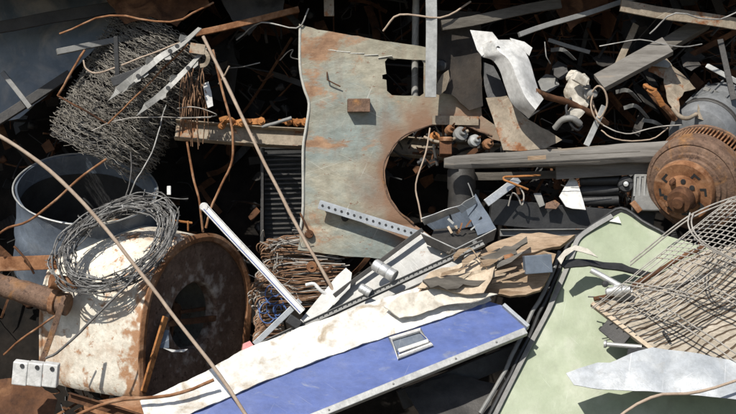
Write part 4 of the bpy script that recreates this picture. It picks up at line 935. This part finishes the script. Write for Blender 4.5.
t.part('edge_trim', MB().prism(at(296, 424, -.006), at(526, 331, -.006), rect(.034, .03), door.n, 10), 'galv', bevel=.003, label='silver trim along the lower edge')
t.part('end_trim', MB().prism(at(503, 306, .0), at(528, 328, .0), rect(.018, .04), door.n, 2), 'pale_sheet', bevel=.002)
rv = MB()
for k in (1, 4, 7, 9): t.part('rivet', MB().lathe(at(296, 424).lerp(at(526, 331), (k + .5) / 11) + door.n * .012, door.n, [(0, .003), (.004, .002), (.005, 0)], 10), 'grey_paint')
hd = T  # handle with recess
hp = [(390, 340), (420, 331), (431, 345), (398, 358)]
hdl = MB(); hdl.tube([at(x, y, .008) for x, y in hp], .012, 8, closed=True, raw=True); h_ = t.part('handle', hdl, 'white_paint', label='white rectangular pull handle')
t.part('handle_grip', MB().prism(at(398, 353, .02), at(428, 343, .02), rect(.020, .012), door.n, 2), 'white_paint', parent=h_, bevel=.004)
t.part('recess_shade', plate([(393, 341), (419, 333), (427, 342), (396, 352)], DP, grid=.05, amp=0, fn=lambda a, b, w: .0035), 'blue_grey', parent=h_, solid=.002)  # blue grey plate paints the shadow inside the handle
# ================================================================ WOOD, CARDBOARD, DEBRIS ABOVE THE DOOR
def board(name, label, cat, pts, pl3, m, th=.02, amp=.010, rag=.006, group=None): sheet(name, label, cat, pts, pl3, m, th=th, amp=amp, rag=rag, grid=.02, nsc=6, group=group)
board('wood_piece', 'splintered light wooden board pointing right, on top of the pile right of the box', 'wood', [(478, 252), (494, 243), (520, 233), (560, 236), (575, 236), (560, 246), (540, 251), (512, 256), (490, 262)], [(480, 254, -.42), (570, 236, -.34), (500, 262, -.47)], 'wood_tan')
board('wood_piece', 'tan square of broken hardboard with straight grain under the blue grey block', 'wood', [(486, 292), (494, 262), (512, 252), (540, 250), (556, 254), (548, 278), (540, 290), (510, 296)], [(486, 288, -.50), (548, 256, -.42), (510, 296, -.53)], 'wood_tan')
board('wood_piece', 'dark twisted wood splinter lying over the tan boards beside metal box', 'wood', [(480, 258), (496, 251), (504, 245), (512, 246), (526, 236), (527, 241), (516, 249), (517, 253), (505, 257), (498, 264), (490, 261)], [(484, 256, -.50), (524, 236, -.44), (500, 264, -.54)], 'wood_dark', th=.014)
board('cardboard_piece', 'large pale crumpled cardboard sheet between the channel and the door', 'cardboard', [(418, 290), (430, 274), (456, 262), (484, 258), (498, 258), (492, 280), (484, 292), (466, 294), (440, 290)], [(420, 288, -.56), (490, 262, -.50), (440, 294, -.60)], 'cardboard', th=.006, amp=.022)
board('wood_piece', 'dark grey broken bark piece lying across the pale cardboard', 'wood', [(422, 283), (436, 278), (441, 281), (452, 276), (468, 279), (486, 281), (478, 285), (464, 284), (458, 289), (446, 291), (438, 287), (430, 289)], [(424, 286, -.62), (480, 280, -.58), (446, 294, -.64)], 'wood_dark', th=.02, amp=.02)
board('plaster_piece', 'rumpled grey plaster flap on the upper edge of the white crust', 'plaster', [(384, 306), (400, 297), (430, 291), (462, 290), (498, 296), (470, 302), (440, 305), (420, 312), (400, 316)], [(384, 306, -.66), (490, 294, -.58), (410, 316, -.70)], 'plaster', th=.006, amp=.022)
board('wood_piece', 'narrow tan lath lying next to the punched channel', 'wood', [(398, 296), (440, 276), (476, 262), (480, 266), (444, 282), (402, 302)], [(398, 298, -.56), (478, 262, -.48), (402, 302, -.58)], 'wood_tan', th=.012)
rq = random.Random(41)
for k in range(14):
    x = rq.uniform(446, 512); y = rq.uniform(250, 286); dx_ = rq.uniform(8, 22); dy_ = -dx_ * rq.uniform(.1, .6)
    a_, c_ = P(x - dx_, y - dy_, -.56 + rq.uniform(0, .03)), P(x + dx_, y + dy_, -.55)
    w0, w1 = rq.uniform(.010, .022), rq.uniform(.002, .006); d_ = (c_ - a_).normalized(); s_ = d_.cross(-fwd).normalized(); tk = fwd * .006; mm = a_.lerp(c_, .5) + s_ * rq.uniform(-.008, .008)
    vs_ = [a_ + s_ * w0, a_ - s_ * w0 * .6 + d_ * .012, mm - s_ * w0 * .8, c_ - s_ * w1, c_ + s_ * w1 * .5 - d_ * .01, mm + s_ * w0 * .7]
    solo('wood_splinter', 'narrow pointed wood splinter lying loose among the tan boards', 'splinter', MB().add(vs_ + [q + tk for q in vs_], [tuple(range(6)), tuple(range(11, 5, -1))] + [(i, (i + 1) % 6, 6 + (i + 1) % 6, 6 + i) for i in range(6)], False), rq.choice(['wood_tan', 'cardboard', 'wood_grey', 'wood_tan']), 'wood splinters on the tan boards')
solo('grey_block', 'small blue grey ribbed block resting on the tan hardboard', 'block', MB().prism(P(524, 265, -.54), P(551, 263, -.52), rect(.085, .05), None, 2, .002), 'blue_grey', bevel=.003)
mb = debris(16, (440, 250, 545, 290), (-.52, -.49), .16, 31)
mt = ['cardboard', 'wood_dark', 'rust', 'wood_tan', 'plaster']; o = mkobj('splinters', mb, mt, split=0); tag(o, 'loose splinters and crumbs scattered over the wood and cardboard', 'splinters'); o['kind'] = 'stuff'
# ================================================================ GREEN SHEET
GP = [(560, 300, -.42), (700, 240, -.30), (560, 372, -.62)]
t = T('green_sheet', 'large flat pale green painted metal sheet with a dark rubber edge', 'metal sheet')
gs = plate([(588, 232), (604, 222), (622, 211), (645, 222), (668, 236), (700, 246), (760, 262), (780, 330), (770, 440), (478, 440), (500, 400), (520, 362), (545, 312), (562, 268), (572, 244)], GP, grid=.03, amp=.014, nsc=2.2)
t.part('panel', gs, 'green_paint', solid=.012)
ga = gs.at
t.part('rubber_edge', MB().tube([ga(x, y, .008) for x, y in [(664, 234), (642, 222), (621, 209), (602, 220), (586, 231), (568, 246), (558, 272), (540, 314), (516, 362), (490, 414), (478, 440)]], .0085, 8, jit=.006), 'black')
t.part('grey_edge', strip([ga(x, y, .014) for x, y in [(612, 217), (592, 229), (578, 240), (572, 256), (562, 280), (548, 312), (530, 346), (508, 390), (488, 430)]], .024, .006, nrm=gs.n, tw=.5), 'grey_paint', bevel=.001)
t.part('outer_edge', MB().tube([ga(x, y, .004) for x, y in [(560, 252), (548, 284), (528, 322), (505, 370), (480, 414)]], .010, 8, jit=.006), 'grey_paint')
t.part('latch', plate([(609, 222), (618, 217), (621, 224)], GP, grid=.05, amp=0, fn=lambda a, b, w: .01), 'white_paint', solid=.004)
sheet('rubber_strip', 'torn black rubber strip lying across top of the green sheet', 'rubber strip', [(560, 262), (572, 258), (596, 260), (622, 264), (650, 274), (648, 279), (618, 270), (590, 265), (566, 267)], [(560, 262, -.52), (650, 274, -.42), (590, 280, -.55)], 'black', th=.01, amp=.014, rag=.005)
sheet('cloth_strip', 'pale frayed cloth strip curled at upper left of the green sheet', 'cloth strip', [(558, 258), (566, 249), (576, 245), (588, 249), (598, 257), (586, 253), (575, 250), (566, 256), (562, 264)], [(558, 258, -.55), (598, 257, -.5), (575, 245, -.5)], 'plaster', th=.006, amp=.012, rag=.003)
# ================================================================ GROOVED WOOD MAT
MP = [(592, 304, -.62), (700, 250, -.50), (655, 352, -.78)]
def groove(a, b, w):
    return .004 * noise.noise(w * 9) + .002 * noise.noise(w * 40)
t = T('grooved_board', 'weathered tan wooden board with wavy grooves under the wire rack at right', 'wooden board')
_a, _b, _c = [P(*q) for q in MP]; _n = (_b - _a).cross(_c - _a).normalized(); _v = _n.cross((_b - _a).normalized()).normalized()
def grooves(nt, pos):
    d = nt.nodes.new('ShaderNodeVectorMath'); d.operation = 'DOT_PRODUCT'; nt.links.new(pos, d.inputs[0]); d.inputs[1].default_value = _v * 175
    q = nmath(nt, 'ADD', d.outputs['Value'], nmath(nt, 'MULTIPLY', nnoise(nt, pos, 3.2, 3), 26.0))
    s = nmath(nt, 'SINE', nmath(nt, 'ADD', q, nmath(nt, 'MULTIPLY', nnoise(nt, pos, 14, 3), 4.0)))
    s = nmath(nt, 'SUBTRACT', s, nmath(nt, 'MULTIPLY', nnoise(nt, pos, 5, 3), .7))
    r = nt.nodes.new('ShaderNodeMapRange'); nt.links.new(s, r.inputs[0]); r.inputs[1].default_value = .30; r.inputs[2].default_value = .52
    bp = nt.nodes.new('ShaderNodeBump'); bp.invert = True; bp.inputs['Distance'].default_value = .006; bp.inputs['Strength'].default_value = .9
    bs = nt.nodes['Principled BSDF']; nt.links.new(r.outputs[0], bp.inputs['Height']); nt.links.new(bs.inputs['Normal'].links[0].from_socket, bp.inputs['Normal']); nt.links.new(bp.outputs[0], bs.inputs['Normal'])
    return r.outputs[0]
world_mask('mat_wood', grooves, (.085, .058, .038, 1))
gb = plate([(592, 303), (612, 297), (650, 280), (680, 262), (706, 250), (740, 244), (790, 262), (800, 360), (760, 372), (700, 366), (655, 352), (624, 328)], MP, grid=.015, amp=.008, nsc=3, fn=groove, rag=.003)
t.part('board', gb, 'mat_wood', solid=.018, split=60)
t.part('rusty_rim', MB().tube([gb.at(x, y, .012) for x, y in [(594, 300), (618, 294), (650, 277), (680, 259), (704, 248)]], .012, 8, jit=.006), 'rust_dark', label='dark rusty bead along the upper edge')
t.part('pale_edge', MB().prism(gb.at(592, 304, .0), gb.at(656, 353, .0), rect(.02, .03), gb.n, 6, .003), 'cardboard', bevel=.002)
t.part('nail', MB().prism(gb.at(663, 333, .012), gb.at(669, 343, .03), rect(.012, .01), gb.n, 1), 'dark_steel')
# ================================================================ WIRE RACK
def rack():
    A = MB(); base = lambda s, t_: None
    t = T('wire_rack', 'bent pale welded wire rack lying over the grooved board at right edge', 'wire rack')
    # curved basket end: surface swept from the board up to the drum
    def Sf(s, q):      # s along lower-left -> upper-right, q across, bulging
        a = P(604 + 112 * s, 298 - 88 * s, -.70 + .12 * s - .20 * math.sin(math.pi * min(1, s) * .9) * .6)
        b = P(676 + 110 * s, 312 - 86 * s, -.86 + .08 * s)
        p = a.lerp(b, q); return p - fwd * (.05 * math.sin(math.pi * q)) + upv * (.025 * math.sin(math.pi * q) * s)
    L = MB(); C = MB()
    for i, q in enumerate([0, .03, .10, .18, .26, .34, .42, .50, .58, .66, .74, .82, .91, 1.0]):
        L.tube([Sf(s / 10 * 1.15, q) for s in range(-1, 11)], .0026 if i > 1 else .0026, 6, res=2, jit=.003)
    for k in range(17):
        s = .46 + k * .042; C.tube([Sf(s, q / 8) - fwd * .006 for q in range(0, 9)], .0022, 6, res=2, jit=.003)
    for s in (.16, .19): C.tube([Sf(s, q / 8) - fwd * .006 for q in range(0, 9)], .003, 6, res=2)
    # rim hoops of the basket
    for d in (0, 3.4):
        L.tube([P(690 + d, 213, -.80), P(688 + d, 222, -.86), P(691 + d, 232, -.9), P(700 + d, 242, -.92), P(716 + d, 252, -.92), P(745 + d, 266, -.92), P(775, 282, -.9)], .0036, 7)
        L.tube([P(630, 262 + d, -.72), P(650, 246 + d, -.76), P(672, 228 + d, -.80), P(694, 213 + d, -.80), P(725, 200 + d, -.78), P(760, 190 + d, -.76)], .0034, 7)
    for p, r_ in (((632, 292, -.74), (752, 372, -.96)), ((636, 289, -.74), (756, 366, -.96)), ((668, 268, -.72), (760, 318, -.9)), ((672, 265, -.72), (764, 314, -.9))):
        a, b = PT(p), PT(r_); C.tube([a.lerp(b, i / 6) - fwd * .01 * math.sin(i) for i in range(7)], .0034, 7, jit=.004)
    t.part('long_wires', L, 'wire_pale'); t.part('cross_wires', C, 'wire_pale')
rack()
# fittings
t = T('silver_tap', 'silver tubular fitting poking out left of the grooved board', 'tap')
t.part('spout', MB().tube([P(591, 270, -.58), P(604, 277, -.6), P(620, 286, -.64), P(632, 292, -.66)], .014, 12), 'alu')
t.part('body', MB().lathe(P(606, 292, -.62), P(626, 290, -.66) - P(606, 292, -.62), [(0, 0), (.014, 0), (.022, .01), (.022, .04), (.03, .045), (.03, .08), (.018, .085), (.018, .12)], 20), 'alu')
t.part('knob', MB().lathe(P(605, 284, -.62), -fwd, [(0, .02), (.014, .018), (.016, 0)], 16), 'black')
rod('loose_wire', 'short dark wire poking out left of the silver tap', [(588, 297, -.6), (598, 297, -.62), (610, 300, -.66)], .0032, 'wire_dark', 'wire')
t = T('hinge_fitting', 'small dark hinge fitting with a silver pin under the grooved board', 'hinge')
t.part('plate', MB().prism(P(606, 322, -.66), P(628, 340, -.72), rect(.10, .02), None, 2), 'dark_steel', bevel=.003)
t.part('pin', MB().lathe(P(604, 344, -.72), P(640, 347, -.76) - P(604, 344, -.72), [(0, 0), (.018, 0), (.018, .01), (.011, .014), (.011, .17), (0, .17)], 14), 'galv')
t.part('block', MB().prism(P(628, 350, -.74), P(650, 354, -.78), rect(.05, .03), None, 2), 'black', bevel=.004)
# pale sheet at the bottom
sheet('pale_sheet', 'flat pale bluish sheet metal lying along the bottom right', 'sheet', [(566, 374), (598, 363), (610, 364), (632, 355), (652, 349), (690, 353), (735, 361), (800, 368), (800, 404), (740, 400), (690, 396), (650, 393), (600, 390), (574, 386)], [(570, 372, -.84), (700, 352, -.86), (600, 420, -1.02)], 'pale_sheet', th=.004, grid=.012, amp=.010, nsc=1.8, rag=.002, fn=crease(.45, 3))
rod('bent_rod', 'tan rod lying just below the pale sheet at bottom right', [(600, 430, -1.15), (650, 398, -1.12), (700, 392, -1.1), (760, 372, -1.05)], .007, 'tan_rod', 'rod')
# ================================================================ LOWER MARGIN
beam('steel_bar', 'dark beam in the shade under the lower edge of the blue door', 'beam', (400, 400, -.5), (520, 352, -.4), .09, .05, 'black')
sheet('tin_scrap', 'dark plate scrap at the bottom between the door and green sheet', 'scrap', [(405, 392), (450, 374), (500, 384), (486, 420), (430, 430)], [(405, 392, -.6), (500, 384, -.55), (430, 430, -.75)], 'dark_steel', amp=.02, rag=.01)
# ================================================================ UPPER MARGIN
sheet('tin_scrap', 'rusty creased sheet at the very top above the netting roll', 'scrap', [(96, -14), (196, -16), (210, 8), (190, 12), (176, 28), (150, 18), (124, 24)], [(90, 0, .2), (200, 0, .26), (120, 28, .16)], 'rust_dark', rag=.012, grid=.015, fn=crease(1, 5))
sheet('tin_scrap', 'dark creased sheet at the very top above the dark gap', 'scrap', [(214, -16), (286, -14), (284, 14), (262, 20), (250, 36), (232, 20)], [(214, 0, .34), (286, 0, .3), (240, 28, .28)], 'dark_steel', rag=.012, grid=.015, fn=crease(1, 5))
sheet('tin_scrap', 'brown creased sheet at the very top right of the white fender', 'scrap', [(546, -16), (606, -14), (610, 12), (586, 18), (570, 32), (556, 14)], [(500, 0, .3), (590, 0, .3), (540, 30, .24)], 'rust_dark', rag=.012, grid=.015, fn=crease(1, 5))
for a, b_, w_, h_, m_, lb in (((-20, 30, .3), (120, 6, .34), .06, .03, 'dark_steel', 'broad dark beam across the top left corner'), ((196, 34, .1), (300, 10, .2), .03, .03, 'rust', 'rusty beam slanting over the dark gap at the very top'),
        ((440, 26, .05), (560, 4, .2), .05, .03, 'wood_dark', 'dark board slanting over the fender top at the very top'), ((620, 6, .1), (756, 28, .2), .06, .02, 'beige_steel', 'beige flat beam across the top right corner'),
        ((330, 16, .12), (330, -20, .2), .05, .01, 'beige_steel', 'beige strap rising from the top edge of the big plate'), ((520, 34, .0), (640, -4, .25), .025, .025, 'grey_paint', 'thin grey beam slanting to the top right of the fender')):
    beam('steel_beam', lb, 'beam', a, b_, w_, h_, m_, warp=.012)
for pts, r_, m_, lb in (([(60, 34, .1), (110, 16, .06), (170, 22, .04), (214, 2, .1)], .005, 'rust', 'rusty wire at the very top above the netting roll'), ([(236, 40, .2), (262, 22, .15), (296, 28, .1), (310, 8, .1)], .004, 'wire_grey', 'grey wire at the very top left of the plate'),
        ([(384, 30, .0), (400, 14, -.02), (440, 18, 0), (470, 2, .1)], .005, 'tan_rod', 'tan wire at the very top above the square hole'), ([(650, 34, .1), (676, 14, .06), (720, 20, .1), (750, 4, .1)], .004, 'wire_grey', 'grey wire in the top right corner')):
    rod('loose_wire', lb, pts, r_, m_, 'wire', jit=.01)

finalize()
# ================================================================ LIGHT
EL, AZX = 50, .58     # sun elevation; how far the light travels to the right per metre into the picture
L = V((AZX, 1, 0)).normalized() * math.cos(R(EL)); L.z = -math.sin(R(EL))
sd_ = bpy.data.lights.new('sun', 'SUN'); so = bpy.data.objects.new('sun', sd_); COL.objects.link(so)
so.rotation_euler = L.to_track_quat('-Z', 'Y').to_euler(); sd_.energy = 5; sd_.angle = R(.53); sd_.color = (1, .96, .89)
wd = bpy.data.worlds.new('World'); S.world = wd; wd.use_nodes = True
nt = wd.node_tree; bg = nt.nodes['Background']; sk = nt.nodes.new('ShaderNodeTexSky'); sk.sky_type = 'NISHITA'; sk.sun_disc = False
sk.sun_elevation = R(EL); sk.sun_rotation = math.atan2(-L.x, -L.y); sk.air_density = 1.0; sk.dust_density = 1.2
nt.links.new(sk.outputs[0], bg.inputs[0]); bg.inputs[1].default_value = .10
S.view_settings.view_transform = 'Standard'; S.view_settings.look = 'None'; S.view_settings.exposure = 0.25; S.view_settings.gamma = 1
S.view_settings.use_curve_mapping = False
